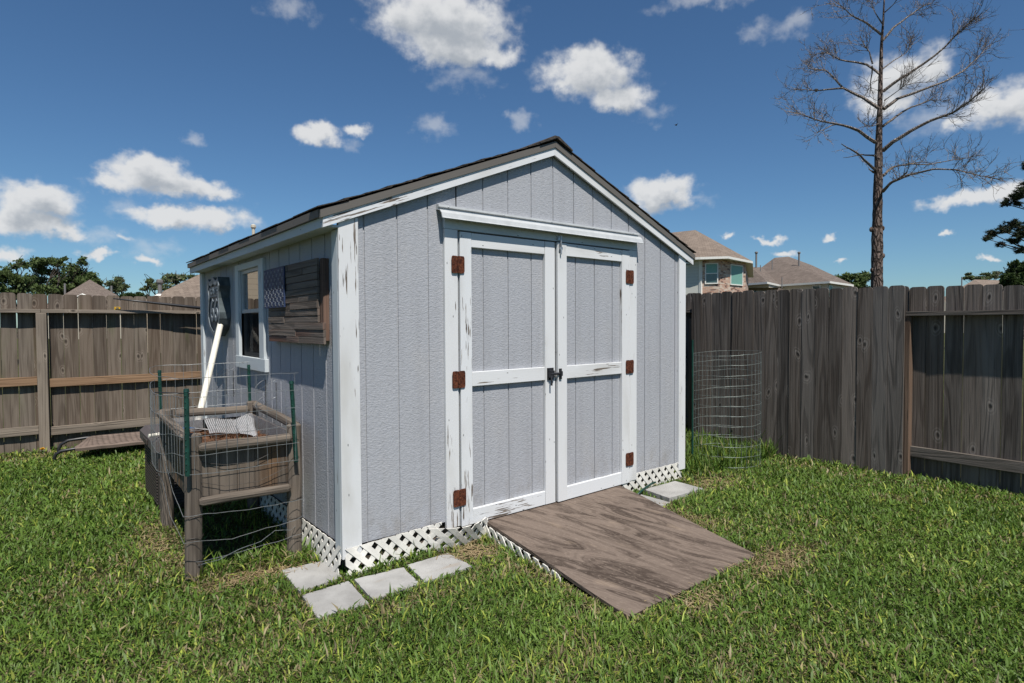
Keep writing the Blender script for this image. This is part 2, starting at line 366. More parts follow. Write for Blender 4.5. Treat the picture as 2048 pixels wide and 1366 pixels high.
# glass: dark reflective pane one can see through
m, N = new_mat('window_glass')
fr = N.n('ShaderNodeFresnel', {'IOR': 1.9}); gl = N.n('ShaderNodeBsdfGlossy', {'Color': rgb(.95, .95, .95), 'Roughness': .01}); tr = N.n('ShaderNodeBsdfTransparent', {'Color': rgb(.62, .66, .66)})
mx = N.n('ShaderNodeMixShader', {0: N.math('ADD', fr.outputs[0], .22, clamp=True), 1: tr.outputs[0], 2: gl.outputs[0]}); N.t.links.new(mx.outputs[0], N.out.inputs[0]); M['glass'] = m
m, N = new_mat('insect_screen')
d = N.n('ShaderNodeBsdfDiffuse', {'Color': rgb(.02, .021, .022)}); tr = N.n('ShaderNodeBsdfTransparent')
mx = N.n('ShaderNodeMixShader', {0: .72, 1: tr.outputs[0], 2: d.outputs[0]}); N.t.links.new(mx.outputs[0], N.out.inputs[0]); M['screen'] = m
m, N = new_mat('house_glass'); setc(N, rgb(.045, .085, .085), .08, spec=.8); M['hglass'] = m

# ------------------------------------------------------------------ ground
m, N = new_mat('lawn_soil'); co = N.n('ShaderNodeTexCoord').outputs['Object']
a = N.noise(co, (1.3,)*3, 4, .6); b = N.noise(co, (45, 45, 45), 4, .7); c = N.noise(co, (9,)*3, 4, .6)
colr = N.mix(N.mapr(a, .35, .65), (.05, .062, .02), (.09, .085, .036)); colr = N.mix(N.math('MULTIPLY', N.mapr(c, .5, .7), .6), colr, (.15, .115, .062)); colr = N.mix(N.mapr(b, .3, .7, 0, .6), colr, (.025, .028, .012))
setc(N, colr, .95, b, .8, .02, spec=.1); M['soil_lawn'] = m
g = MB(); R_ = 900; n = 30
g.poly([(-R_, -R_, 0), (R_, -R_, 0), (R_, R_, 0), (-R_, R_, 0)])
tag(g.build('ground', M['soil_lawn']), 'lawn ground of the back yard reaching out past the fences', 'ground', kind='structure')

# ------------------------------------------------------------------ shed
WID, DEP = 3.05, 3.36; XM = WID/2; SL = .4; ZAP = 2.563
def ztop(x): return ZAP - SL*abs(x-XM)                         # top of the white rake board
shed = thing('garden_shed', 'grey blue wooden shed with white trim, gable roof and closed double doors', 'shed', (0, 0, 0))
def siding(mb, P, lo, hi, zf, z0, holes=(), first=.13, step=.2011, nrm=(0, -1, 0)):
    """vertical panels with recessed grooves. P(s, depth, z) -> point; zf(s) -> top"""
    cuts = []; s = lo; gro = []
    x = lo+first
    while x < hi-.02: gro.append(x); x += step
    edges = [lo]
    for q in gro: edges += [q-.005, q+.005]
    edges.append(hi)
    for h in holes: edges += [h[0], h[1]]
    edges += [XM] if lo < XM < hi and zf(XM) > zf(lo)+.05 else []
    edges = sorted(set(round(e, 5) for e in edges))
    for a, b in zip(edges[:-1], edges[1:]):
        if b-a < 1e-4: continue
        mid = (a+b)/2; rec = .007 if any(abs(mid-q) < .005 for q in gro) else 0
        spans = [(z0, None)]
        for h in holes:
            if h[0] <= mid <= h[1]: spans = [(z0, h[2]), (h[3], None)]
        for (za, zb) in spans:
            ta = zb if zb else zf(a); tb = zb if zb else zf(b)
            mb.poly([P(a, rec, za), P(b, rec, za), P(b, rec, tb), P(a, rec, ta)], [(za, a), (za, b), (tb, b), (ta, a)])
            if rec:
                for e, t in ((a, ta), (b, tb)):
                    q = [P(e, 0, za), P(e, rec, za), P(e, rec, t), P(e, 0, t)]
                    if e == b: q.reverse()
                    mb.poly(q, [(za, e), (za, e+.007), (t, e+.007), (t, e)])
    mb.poly([P(lo, 0, z0), P(lo, .012, z0), P(hi, .012, z0), P(hi, 0, z0)], [(0, lo), (.01, lo), (.01, hi), (0, hi)])
w = MB(); DX0, DX1, DZ1 = .735, 2.335, 1.925
siding(w, lambda s, d, z: (s, d, z), 0, WID, lambda x: ztop(x)-.02, .152, holes=[(DX0, DX1, .152, DZ1)], first=.131); w.build('front_wall', M['siding'], shed)
w = MB(); siding(w, lambda s, d, z: (d, DEP-s, z), 0, DEP, lambda x: 1.868, .154, holes=[(DEP-1.99, DEP-1.41, 1.09, 1.81)], first=.12); w.build('side_wall', M['siding'], shed)
w = MB(); siding(w, lambda s, d, z: (WID-d, s, z), 0, DEP, lambda x: 1.868, .154); w.build('side_wall', M['siding'], shed)
w = MB(); siding(w, lambda s, d, z: (WID-s, DEP-d, z), 0, WID, lambda x: ztop(x)-.02, .152); w.build('back_wall', M['siding'], shed)
w = MB(); w.bx(.02, WID-.02, .05, DEP-.02, .11, .14, 'y'); w.build('floor_deck', M['dark'], shed)
# near-black sheets added inside so the room stays dark
w = MB(); w.poly([(WID-.05, .05, .15), (WID-.05, DEP-.05, .15), (WID-.05, DEP-.05, 1.9), (WID-.05, .05, 1.9)]); w.poly([(.05, DEP-.05, .15), (WID-.05, DEP-.05, .15), (WID-.05, DEP-.05, 1.9), (.05, DEP-.05, 1.9)])
w.build('dark_inner_sheets', M['dark'], shed)
# corner boards
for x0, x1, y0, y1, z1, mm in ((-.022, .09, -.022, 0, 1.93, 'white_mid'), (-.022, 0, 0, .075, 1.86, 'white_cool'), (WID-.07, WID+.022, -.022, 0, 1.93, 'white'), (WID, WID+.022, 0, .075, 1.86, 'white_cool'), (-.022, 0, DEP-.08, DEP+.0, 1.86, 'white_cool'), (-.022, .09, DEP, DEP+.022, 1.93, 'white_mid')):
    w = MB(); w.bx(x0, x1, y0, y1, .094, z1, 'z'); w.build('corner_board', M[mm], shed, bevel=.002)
# roof: overlapping shingle courses
rf = MB(); x_e = -.133; y0, y1 = -.049, DEP+.06
def rz(x): return ZAP+.054 - SL*abs(x-XM)
for sgn in (-1, 1):
    nC = 13; span = XM - x_e
    for k in range(nC):
        a = k/nC; b = (k+1.25)/nC
        y = y0 + random.uniform(-.005, .003); first = True
        while y < y1:
            yw = random.uniform(.24, .34) if not first else random.uniform(.1, .3); ye = min(y+yw, y1+random.uniform(-.01, .012)); first = False
            j = random.uniform(-.008, .008); xa = XM + sgn*(span*(1-a) + j); xb = XM + sgn*max(0, span*(1-b))
            za = rz(xa) + .007 + random.uniform(0, .006); zb = rz(xb) + .001
            rf.prism([(xa, y, za), (xb, y, zb), (xb, y, zb-.004), (xa, y, za-.006)], (0, ye-y-.003, 0)); y = ye
for k in range(14):
    y = y0-.012 + k*.26; yy = min(y+.28, y1+.02); dz = random.uniform(0, .008); t = 0.016+dz
    rf.prism([(XM-.15, y, rz(XM-.15)+.012), (XM-.02, y, rz(XM)+t-.004), (XM+.02, y, rz(XM)+t-.004), (XM+.15, y, rz(XM+.15)+.012), (XM+.15, y, rz(XM+.15)+.002), (XM, y, rz(XM)+.006), (XM-.15, y, rz(XM-.15)+.002)], (0, yy-y, 0))
rf.build('roof_shingles', M['shingle'], shed)
w = MB()
for sgn in (-1, 1):
    w.prism([(XM, -.02, rz(XM)-.016), (XM+sgn*(XM-x_e-.03), -.02, rz(x_e+.03)-.016), (XM+sgn*(XM-x_e-.03), -.02, rz(x_e+.03)-.03), (XM, -.02, rz(XM)-.03)], (0, DEP+.06, 0))
w.build('roof_deck', M['grey_trim'], shed)
def rake(mb, sgn, ya, yb, dz0, dz1, xend):
    # board along the rake between heights dz0..dz1 below ztop
    p = V((XM+sgn*.0005, (ya+yb)/2, ZAP)); q = V((XM+sgn*(XM-xend), (ya+yb)/2, ztop(xend)))
    ou = random.uniform(0, 50); L = (q-p).length; A = [V((p.x, 0, p.z+dz1)), V((q.x, 0, q.z+dz1)), V((q.x, 0, q.z+dz0)), V((p.x, 0, p.z+dz0))]
    f = [V((a.x, ya, a.z)) for a in A]; b = [V((a.x, yb, a.z)) for a in A]; h = dz1-dz0
    uvf = [(ou, h), (ou+L, h), (ou+L, 0), (ou, 0)]
    o = (f, b) if sgn < 0 else (f, b)
    def qd(pts, uv):
        mb.poly(pts, uv)
    qd(f if sgn < 0 else f[::-1], uvf if sgn < 0 else uvf[::-1]); qd((b[::-1] if sgn < 0 else b), (uvf[::-1] if sgn < 0 else uvf))
    for i, j in ((0, 1), (1, 2), (2, 3), (3, 0)):
        pts = [f[i], b[i], b[j], f[j]]; uv = [uvf[i], (uvf[i][0], uvf[i][1]+.03), (uvf[j][0], uvf[j][1]+.03), uvf[j]]
        if sgn > 0: pts, uv = pts[::-1], uv[::-1]
        qd(pts, uv)
for sgn in (-1, 1):
    w = MB(); rake(w, sgn, -.037, -.0225, -.052, 0, -.109); w.build('rake_board', M['white_worn'] if sgn < 0 else M['white_mid'], shed)
    w = MB(); rake(w, sgn, -.045, -.0225, .0005, .041, -.125); w.build('rake_trim', M['grey_trim'], shed)
for sg in (-1, 1):
    xx = lambda x: x if sg < 0 else WID-x
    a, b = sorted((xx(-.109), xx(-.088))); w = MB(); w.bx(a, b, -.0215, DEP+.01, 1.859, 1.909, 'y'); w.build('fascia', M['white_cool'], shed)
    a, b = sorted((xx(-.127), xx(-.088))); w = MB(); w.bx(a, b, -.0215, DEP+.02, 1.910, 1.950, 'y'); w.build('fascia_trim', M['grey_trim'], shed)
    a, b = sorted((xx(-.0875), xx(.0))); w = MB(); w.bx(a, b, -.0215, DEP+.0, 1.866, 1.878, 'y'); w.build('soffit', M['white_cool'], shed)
# door surround
for a, b, mm in ((.637, .731, 'white_mid'), (2.334, 2.42, 'white_mid')):
    w = MB(); w.bx(a, b, -.0215, 0, .112, 1.926, 'z'); w.build('door_jamb', M[mm], shed, bevel=.002)
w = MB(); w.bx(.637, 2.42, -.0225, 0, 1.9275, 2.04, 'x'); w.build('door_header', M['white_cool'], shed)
w = MB(); w.bx(.72, 2.34, .012, .04, .10, 1.94, 'x'); w.build('door_backing', M['dark'], shed)
prof = [(-.002, 2.066), (-.030, 2.063), (-.032, 2.050), (-.016, 2.045), (-.016, 2.038), (-.044, 2.030), (-.062, 2.012), (-.070, 1.985), (-.082, 1.978), (-.080, 1.975), (-.066, 1.980), (-.058, 2.008), (-.040, 2.027), (-.012, 2.034), (-.002, 2.034)]
w = MB(); w.prism([(.592, y, z) for y, z in prof], (1.845, 0, 0)); hood = w.build('rain_hood', M['pale_metal'], shed)
for x in (.66, 1.08, 1.50, 1.92, 2.36):
    w = MB(); w.ball((x, -.029, 2.053), .007, 8, 5); w.build('screw', M['zinc'], hood)
# doors
def hinge(parent, x, zc, flip=1):
    w = MB()
    for sx in (-1, 1):
        c = x+sx*.0245; pts = []
        for cx, cz, a0 in ((.013, .036, 0), (-.013, .036, 90), (-.013, -.036, 180), (.013, -.036, 270)):
            for k in range(4):
                a = math.radians(a0+k*30); pts.append((c+cx+.009*math.cos(a), -.029, zc+cz+.016*math.sin(a)))
        w.prism(pts, (0, -.003, 0))
        for sc in (-.03, 0, .03): w.ball((c+sx*.004, -.032, zc+sc), .0042, 6, 4, (1, .5, 1))
    for k in range(5): w.tube([(x, -.034, zc-.05+k*.0205), (x, -.034, zc-.05+k*.0205+.0185)], .006, 8)
    return w.build('hinge', M['rust'], parent)
def make_door(x0, x1, st_l, st_r, hx, label):
    d = node('door', shed); d['label'] = label
    w = MB(); siding(w, lambda s, dd, z: (s, .001+dd, z), x0, x1, lambda x: 1.915, .105, first=(.935-x0 if x0 < 1 else 1.747-x0)); w.build('panel', M['siding'], d)
    for a, b in ((x0, x0+st_l), (x1-st_r, x1)):
        w = MB(); w.bx(a, b, -.025, .0005, .104, 1.918, 'z'); w.build('stile', M['white_worn'] if (a == x0 and x0 < 1) else M['white_mid'], d, bevel=.0022)
    for z0, z1, mm in ((.104, .198, 'white_worn'), (.967, 1.057, 'white_mid'), (1.829, 1.917, 'white')):
        w = MB(); w.bx(x0+st_l+.0015, x1-st_r-.0015, -.0225, .0005, z0, z1, 'x'); w.build('rail', M[mm], d, bevel=.0022)
    for z in (1.716, 1.017, .29): hinge(d, hx, z)
    return d
dl = make_door(.745, 1.534, .085, .092, .7265, 'left door leaf with heavily peeling hinge stile')
dr = make_door(1.547, 2.329, .088, .090, 2.3245, 'right door leaf standing slightly ajar')
# right leaf swings out a touch about its hinge line
a = math.radians(1.1); hp = Matrix.Translation((2.33, 0, 0)) @ Matrix.Rotation(a, 4, 'Z') @ Matrix.Translation((-2.33, 0, 0)); dr.matrix_basis = hp @ dr.matrix_basis
w = MB(); w.bx(1.455, 1.512, -.0325, -.0255, .966, 1.050, 'z'); w.bx(1.462, 1.506, -.050, -.0330, .985, 1.032, 'z'); w.tube([(1.470, -.045, 1.008), (1.575, -.045, 1.008)], .0085, 10); w.tube([(1.480, -.045, 1.003), (1.474, -.052, .965), (1.474, -.053, .93)], .0065, 8)
for sx in (1.461, 1.506):
    for sz in (.972, 1.044): w.ball((sx, -.033, sz), .0035, 6, 4)
w.build('slide_latch', M['black_iron'], dl)
w = MB(); w.bx(1.553, 1.575, -.0495, -.0405, .968, 1.042, 'z'); w.bx(1.556, 1.572, -.062, -.050, .992, 1.024, 'z'); w.build('latch_keeper', M['black_iron'], dr)
w = MB(); w.bx(1.554, 1.584, -.044, -.040, 1.85, 1.905, 'z'); w.tube([(1.569, -.05, 1.835), (1.569, -.05, 1.96)], .006, 8); w.bx(1.556, 1.582, -.054, -.0445, 1.868, 1.885, 'z'); w.build('barrel_bolt', M['zinc'], dr)
w = MB(); w.bx(1.552, 1.586, -.030, -.023, 1.936, 1.962, 'z'); w.build('bolt_keeper', M['zinc'], shed)
# window
wi = node('window', shed)
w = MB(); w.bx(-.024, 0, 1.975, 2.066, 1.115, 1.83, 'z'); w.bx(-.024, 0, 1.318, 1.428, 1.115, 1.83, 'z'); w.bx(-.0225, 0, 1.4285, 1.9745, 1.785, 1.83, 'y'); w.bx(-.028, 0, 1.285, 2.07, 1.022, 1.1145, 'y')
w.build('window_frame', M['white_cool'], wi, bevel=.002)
w = MB(); Y0, Y1 = 1.43, 1.973
for z0, z1, xo in ((1.45, 1.783, .012), (1.118, 1.475, .028)):
    w.bx(xo-.012, xo+.012, Y0, Y0+.03, z0, z1, 'z'); w.bx(xo-.012, xo+.012, Y1-.03, Y1, z0, z1, 'z'); w.bx(xo-.0115, xo+.0115, Y0+.0305, Y1-.0305, z0, z0+.028, 'y'); w.bx(xo-.0115, xo+.0115, Y0+.0305, Y1-.0305, z1-.025, z1, 'y')
w.build('sash', M['pale_metal'], wi)
for z0, z1, xo in ((1.478, 1.758, .013), (1.146, 1.45, .029)):
    w = MB(); w.poly([(xo, Y1-.03, z0), (xo, Y0+.03, z0), (xo, Y0+.03, z1), (xo, Y1-.03, z1)]); w.build('pane', M['glass'], wi)
w = MB(); w.poly([(.010, Y1-.002, 1.12), (.010, Y0+.002, 1.12), (.010, Y0+.002, 1.448), (.010, Y1-.002, 1.448)]); w.build('insect_screen', M['screen'], wi)

# lattice skirting
def lattice(mb, poly, Pf, pitch=.061, wd=.031, cut=.05):
    """diagonal strips clipped to a convex polygon in (s, z), laid on Pf(s, z, depth)"""
    s0 = min(p[0] for p in poly); s1 = max(p[0] for p in poly); r2 = math.sqrt(.5)
    # orientation
    ar = sum(poly[k][0]*poly[(k+1) % len(poly)][1]-poly[(k+1) % len(poly)][0]*poly[k][1] for k in range(len(poly)))
    if ar < 0: poly = poly[::-1]
    for lay, sg in ((0, 1), (1, -1)):
        n = int((s1-s0+1)/pitch)+8
        for k in range(-n, n):
            c0 = k*pitch; P = list(poly)
            # |(s*r2*sg + z*r2) - c0| < wd/2
            P = clip(P, sg*r2, r2, c0+wd/2+s0*sg*r2)
            if len(P) > 2: P = clip(P, -sg*r2, -r2, -(c0-wd/2+s0*sg*r2))
            if len(P) < 3: continue
            a = s0
            while a < s1:
                Q = clip(P, 1, 0, a+cut)
                if len(Q) > 2: Q = clip(Q, -1, 0, -a)
                if len(Q) > 2: mb.poly([Pf(q[0], q[1], lay*.004) for q in Q], [(q[0], q[1]) for q in Q])
                a += cut
w = MB(); lattice(w, [(-.01, 0), (.56, 0), (.60, .165), (-.01, .15)], lambda s, z, d: (s, -.024-.0*z+d-.03*(1-z/.16)*max(0, 1-abs(s-.1)/.3), z)); w.build('lattice_skirt', M['lattice'], shed, solid=.004)
def bent(s, z, d):
    t = max(0, (s-.5)/.44); bow = .10*math.sin(math.pi*min(1, t)); return (s, -.03-bow*(.35+.65*z/.15)+d, z*(1-.1*t)+.012*t)
w = MB(); lattice(w, [(.5, 0), (.94, 0), (.94, .135), (.5, .15)], bent); o = w.build('lattice_skirt', M['lattice'], shed, solid=.004); o['label'] = 'loose white lattice strip bowing out beside the ramp'
w = MB(); lattice(w, [(2.2, 0), (3.03, 0), (3.03, .16), (2.2, .16)], lambda s, z, d: (s, -.016+d, z)); w.build('lattice_skirt', M['lattice'], shed, solid=.004)
w = MB(); lattice(w, [(0, 0), (3.3, 0), (3.3, .16), (0, .16)], lambda s, z, d: (-.02+d-.022*(1-z/.16), s, z)); w.build('lattice_skirt', M['lattice'], shed, solid=.004)
w = MB(); w.bx(0.03, WID-.03, .06, .14, .0, .15, 'x'); w.bx(.05, .12, .141, DEP-.05, .0, .15, 'y'); w.bx(WID-.12, WID-.05, .141, DEP-.05, 0, .15, 'y'); w.build('floor_joists', M['log'], shed)

# ------------------------------------------------------------------ ramp and paving
ramp = thing('plywood_ramp', 'weathered brown plywood ramp sloping down from the double doors onto the lawn', 'ramp', (1.5, -.6, 0))
TL, TR, BR, BL = V((.93, -.012, .098)), V((2.225, -.012, .098)), V((1.945, -1.285, .016)), V((.80, -1.295, .016))
w = MB(); NX = 14; up = V((0, -.065, 1)).normalized()*.018
def rp(i, j):
    a, b = i/NX, j/NX; p = TL.lerp(TR, a).lerp(BL.lerp(BR, a), b); p.z += .006*math.sin(a*5+1)*b + .004*math.sin(b*6); return p
for i in range(NX):
    for j in range(NX):
        q = [rp(i, j), rp(i, j+1), rp(i+1, j+1), rp(i+1, j)]
        w.poly(q, [(-p.y*1.0+3.1, p.x+.25*p.y) for p in q])
for k in range(NX):
    for (i0, j0, i1, j1) in ((0, k, 0, k+1), (k+1, NX, k, NX), (NX, k+1, NX, k), (k, NX, k+1, NX)):
        a, b = rp(i0, j0), rp(i1, j1); w.poly([a, a-up, b-up, b], [(a.y, a.x), (a.y, a.x+.018), (b.y, b.x+.018), (b.y, b.x)])
w.build('deck', M['ply'], ramp)
w = MB(); e = TL-up; f = BL-up
lattice(w, [(0, 0), (.78, 0), (.78, .034), (0, .084)], lambda s, z, d: (TL.x+(BL.x-TL.x)*s/1.27-.012+d, -.02-s, z)); w.build('side_lattice', M['lattice'], ramp, solid=.004)
w = MB()
for a in (.05, .5, .95):
    p = (TL-up*1.15).lerp(TR-up*1.15, a); q = (BL-up*1.15).lerp(BR-up*1.15, a); q = p.lerp(q, .72)
    w.poly([(p.x, p.y-.01, 0), (q.x, q.y, 0), (q.x, q.y, q.z), (p.x, p.y-.01, p.z)])
w.build('stringer', M['log'], ramp, solid=.03)
def paver(pts, z, name, lab, ht=.045):
    o = thing(name, lab, 'paver', (pts[0][0], pts[0][1], 0), 'square concrete pavers around the shed')
    w = MB(); n = len(pts); P = []
    for k in range(n):
        a, b = V((*pts[k], z)), V((*pts[(k+1) % n], z))
        for t in range(8): q = a.lerp(b, t/8); q += V((random.uniform(-.003, .003), random.uniform(-.003, .003), 0)); P.append(q)
    w.prism([(p.x, p.y, z-ht) for p in P], (0, 0, ht)); me = w.build(name, M['concrete'], None, bevel=.003)
    bpy.data.objects.remove(o); me['label'] = lab; me['category'] = 'paver'; me['group'] = 'square concrete pavers around the shed'; return me
PAV = [[(-.256, .255), (-.025, .235), (-.03, -.035), (-.27, -.077)], [(-.277, -.121), (-.029, -.112), (-.056, -.412), (-.297, -.388)], [(.0, -.113), (.274, -.141), (.241, -.382), (-.022, -.386)], [(.309, -.126), (.575, -.123), (.581, -.369), (.273, -.378)], [(2.46, -.06), (2.86, -.07), (2.84, -.345), (2.42, -.335)], [(2.10, -.20), (2.40, -.08), (2.40, -.36), (2.13, -.40)]]
PL = ['grey concrete paver beside the shed corner, nearest the planter', 'grey concrete paver at the outer turn of the path, nearest the viewer', 'grey concrete paver in front of the shed corner lattice', 'grey concrete paver farthest along toward the ramp, by bowed lattice', 'raised grey concrete slab under the right lattice, past the ramp', 'sunken concrete paver half grown over beside the right ramp edge']
for i, (p, l) in enumerate(zip(PAV, PL)): paver(p, (.014, .015, .016, .014, .034, .010)[i], 'concrete_paver', l)
w = MB(); w.tube([(2.28, -.13, .03), (2.42, -.085, .045), (2.56, -.06, .062), (2.62, -.05, .06)], .008, 8); tag(w.build('hose_end', M['stake'], smooth=True), 'short green hose end lying at the right lattice on the slab', 'hose')

# ------------------------------------------------------------------ fences
def picket(mb, P, a, wd, z0, z1, th=.016, ear=.022):
    """P(s, z, depth)"""
    b = a+wd; o = random.uniform(-.004, .004); z1 += random.uniform(-.008, .008); t = random.uniform(-.003, .003); sl_ = random.uniform(-.06, .06)
    pts = [(a, z0), (b, z0), (b+o, z1-ear), (b-ear*.35+o, z1-ear*.3), (b-ear+o, z1), (a+ear+o, z1), (a+ear*.35+o, z1-ear*.3), (a+o, z1-ear)]
    ou, ov = random.uniform(0, 80), random.uniform(0, 80)
    f = [P(s, z, t+sl_*(s-a-wd/2)) for s, z in pts]; k = [P(s, z, t+th+sl_*(s-a-wd/2)) for s, z in pts]; uv = [(ou+z, ov+s-a) for s, z in pts]
    n = len(pts); i0 = len(mb.v); mb.v += [tuple(p) for p in f] + [tuple(p) for p in k]      # welded: one island per picket
    mb.f.append(tuple(i0+j for j in range(n))); mb.uv.append(uv)
    mb.f.append(tuple(i0+n+j for j in reversed(range(n)))); mb.uv.append([(u, v+3) for u, v in uv[::-1]])
    for j in range(n):
        q = (j+1) % n; mb.f.append((i0+j, i0+n+j, i0+n+q, i0+q)); mb.uv.append([uv[j], (uv[j][0], uv[j][1]+.016), (uv[q][0], uv[q][1]+.016), uv[q]])
FY = 4.97
bf = thing('board_fence', 'brown weathered board fence with rails and posts along the back of the yard', 'fence', (-1.24, FY, 0))
w = MB(); s = -9.0
while s < 4.62: picket(w, lambda a, z, d: (a, FY+.095+d, z), s, .126, .015, 1.705); s += .1295+random.uniform(-.001, .003)
w.build('picket_boards', M['fence_back'], bf)
for x in (-8.54, -6.1, -3.67, -1.235, 1.2, 3.62):
    w = MB(); w.bx(x-.045, x+.045, FY-.002, FY+.09, 0, 1.498, 'z'); w.build('post', M['rail_grey'], bf, bevel=.004)
    if x < 3:
        xb = x+2.435; lv = x < -1.3
        w = MB(); w.bar((x, FY+.045, 1.518), (xb-.003, FY+.045, 1.518), .092, .038); w.build('top_rail', M['rail_grey'], bf, bevel=.002)
        za, zb = (.765, .775) if lv else (.745, .748)
        w = MB(); w.bar((x+.046, FY+.062, za), (xb-.046, FY+.062, zb), .036, .09); w.build('middle_rail', M['rail_new'], bf, bevel=.002)
        za, zb = (.245, .25) if lv else (.225, .228)
        w = MB(); w.bar((x+.046, FY+.062, za), (xb-.046, FY+.062, zb), .036, .09); w.build('bottom_rail', M['rail_grey'], bf, bevel=.002)
FX = 4.53
sf = thing('picket_fence', 'dark grey weathered picket fence down the right side of the yard', 'fence', (FX, -1.2, 0))
def bay(y0, y1, face, zt0=1.66, zt1=1.66):
    w = MB(); s = y1-.004; n = max(1, round((y1-y0)/.1245)); st = (y1-y0)/n
    for k in range(n if face else n+1):
        a = y0+k*st; zt = zt0+(zt1-zt0)*((a-y0)/(y1-y0)); dp = 0 if face else .105
        picket(w, lambda q, z, d: (FX+dp+d, y0+y1-q, z), y0+y1-a-st+.0015, st-.0025-(.002 if not face else 0), .0, zt)
    w.build('picket_boards', M['fence_side'], sf)
    if not face:
        zr = (zt0+zt1)/2-.205
        w = MB(); w.bar((FX+.057, y0, zr), (FX+.057, y1-.002, zr), .092, .036, (0, 0, 1)); w.build('top_rail', M['rail_dark'], sf, bevel=.002)
        w = MB(); w.bar((FX+.083, y0+.05, .215), (FX+.083, y1-.03, .235), .036, .088); w.build('bottom_rail', M['rail_dark'], sf, bevel=.002)
    else:
        for z in (1.45, .24):
            w = MB(); w.bar((FX+.04, y0+.05, z), (FX+.04, y1-.05, z), .036, .088); w.build('back_rail', M['fence_side'], sf)
for y in (-6.1, -3.65, -1.203, .92, 3.2, 4.9):
    w = MB(); w.bx(FX+.0205, FX+.101, y-.04, y+.04, 0, 1.405, 'z'); w.build('post', M['post_red'], sf, bevel=.003)
bay(-1.205, .905, True, 1.665, 1.70); bay(-3.63, -1.21, False, 1.595, 1.665); bay(-6.1, -3.66, True, 1.56, 1.6); bay(.91, 3.2, False, 1.70, 1.70); bay(3.21, 4.95, True, 1.70, 1.70)
# little things on the back fence
w = MB(); p = [(-.60, 4.905, 1.662), (-.3, 4.90, 1.63), (.1, 4.895, 1.587), (.6, 4.89, 1.53)]; w.tube(p, [.006, .012, .017, .02], 8)
tag(w.build('black_pole', M['black_tube'], smooth=True), 'thin black pole slanting across the tops of back fence boards', 'pole')
w = MB(); w.bx(-.585, -.53, 4.975, 5.005, 1.538, 1.548, 'x'); w.bx(-.585, -.570, 4.975, 5.005, 1.5485, 1.566, 'z'); w.bx(-.545, -.53, 4.975, 5.005, 1.5485, 1.566, 'z'); w.bx(-.585, -.53, 4.975, 5.005, 1.5665, 1.572, 'x')
tag(w.build('plastic_clip', M['yellow']), 'small yellow plastic clip resting on the top rail of the back fence', 'clip')
dn = thing('dandelion', 'single yellow dandelion in bloom at the foot of back fence post', 'flower', (-1.245, 4.86, 0))
w = MB(); w.tube([(-1.245, 4.86, 0), (-1.25, 4.86, .03), (-1.255, 4.86, .05)], .006, 6); w.build('stem', M['green_stem'], dn)
w = MB()
for k in range(40):
    a = random.uniform(0, 6.283); t = random.uniform(.2, 1); d = V((math.cos(a)*t, math.sin(a)*t, 1-.5*t)).normalized(); c = V((-1.255, 4.86, .055)); s_ = d.cross(V((0, 0, 1))).normalized()*.004
    w.poly([c-s_, c+s_, c+d*.03+s_, c+d*.03-s_])
w.build('petals', M['yellow'], dn)

# ------------------------------------------------------------------ planter with wire guard
pl = thing('garden_planter', 'raised wooden planter box on four log legs beside the shed wall', 'planter', (-.38, .93, 0))
for x, y, h, r in ((-.650, .43, .785, .043), (-.125, .43, .778, .042), (-.612, 1.50, .795, .04), (-.075, 1.46, .806, .04)):
    w = MB(); w.tube([(x-.002, y, -.02), (x, y, .2), (x+.006, y, .5), (x+.006, y, h-.006), (x+.006, y, h)], [r, r*.98, r, r, r*.8], 12, wob=.03); w.build('leg', M['log'], pl, smooth=False)
def boards(mb, p, q, z0, z1, n, th=.018):
    p, q = V(p), V(q); d = (q-p)/n; nrm = V((-d.y, d.x, 0)).normalized()*th/2
    for k in range(n):
        c = p+d*(k+.5); zz0 = z0+random.uniform(-.005, .005); mb.box((c.x, c.y, (zz0+z1)/2), (0, 0, (z1-zz0)/2), tuple(d*.49), tuple(nrm*random.uniform(.8, 1.2)))
for p, q in (((-.61, .425, 0), (-.16, .425, 0)), ((-.575, 1.49, 0), (-.11, 1.49, 0))):
    w = MB(); boards(w, p, q, .40, .70, 5); w.build('side_board', M['planter'], pl, bevel=.0015)
for p, q in (((-.632, .47, 0), (-.612, 1.46, 0)), ((-.105, .47, 0), (-.085, 1.42, 0))):
    w = MB(); boards(w, p, q, .40, .72, 9); w.build('side_board', M['planter'], pl, bevel=.0015)
def log(p, q, r, name='log_rail'):
    p, q = V(p), V(q); L = (q-p); w = MB(); pts = [p, p+L*.03, p+L*.3, p+L*.65, q-L*.03, q]; pts[2] += V((0, 0, .003)); w.tube(pts, [r*.55, r, r*1.04, r*.97, r, r*.55], 11, wob=.05); w.build(name, M['log'], pl)
log((-.628, .378, .716), (-.150, .378, .712), .026); log((-.628, .385, .430), (-.158, .385, .425), .024)
log((-.56, 1.45, .765), (-.10, 1.43, .755), .027); log((-.667, .48, .752), (-.645, 1.45, .775), .028); log((-.085, .49, .757), (-.062, 1.42, .782), .027)
w = MB(); nx, ny = 26, 44
def soilp(i, j):
    x = -.615+.495*i/nx; y = .44+1.03*j/ny; return V((x, y, .635+.025*mnoise.noise((x*7, y*7, 0))+.018*mnoise.noise((x*28, y*28, 3))+.012*mnoise.noise((x*70, y*70, 5))))
for i in range(nx):
    for j in range(ny):
        q = [soilp(i, j), soilp(i+1, j), soilp(i+1, j+1), soilp(i, j+1)]; w.poly(q)
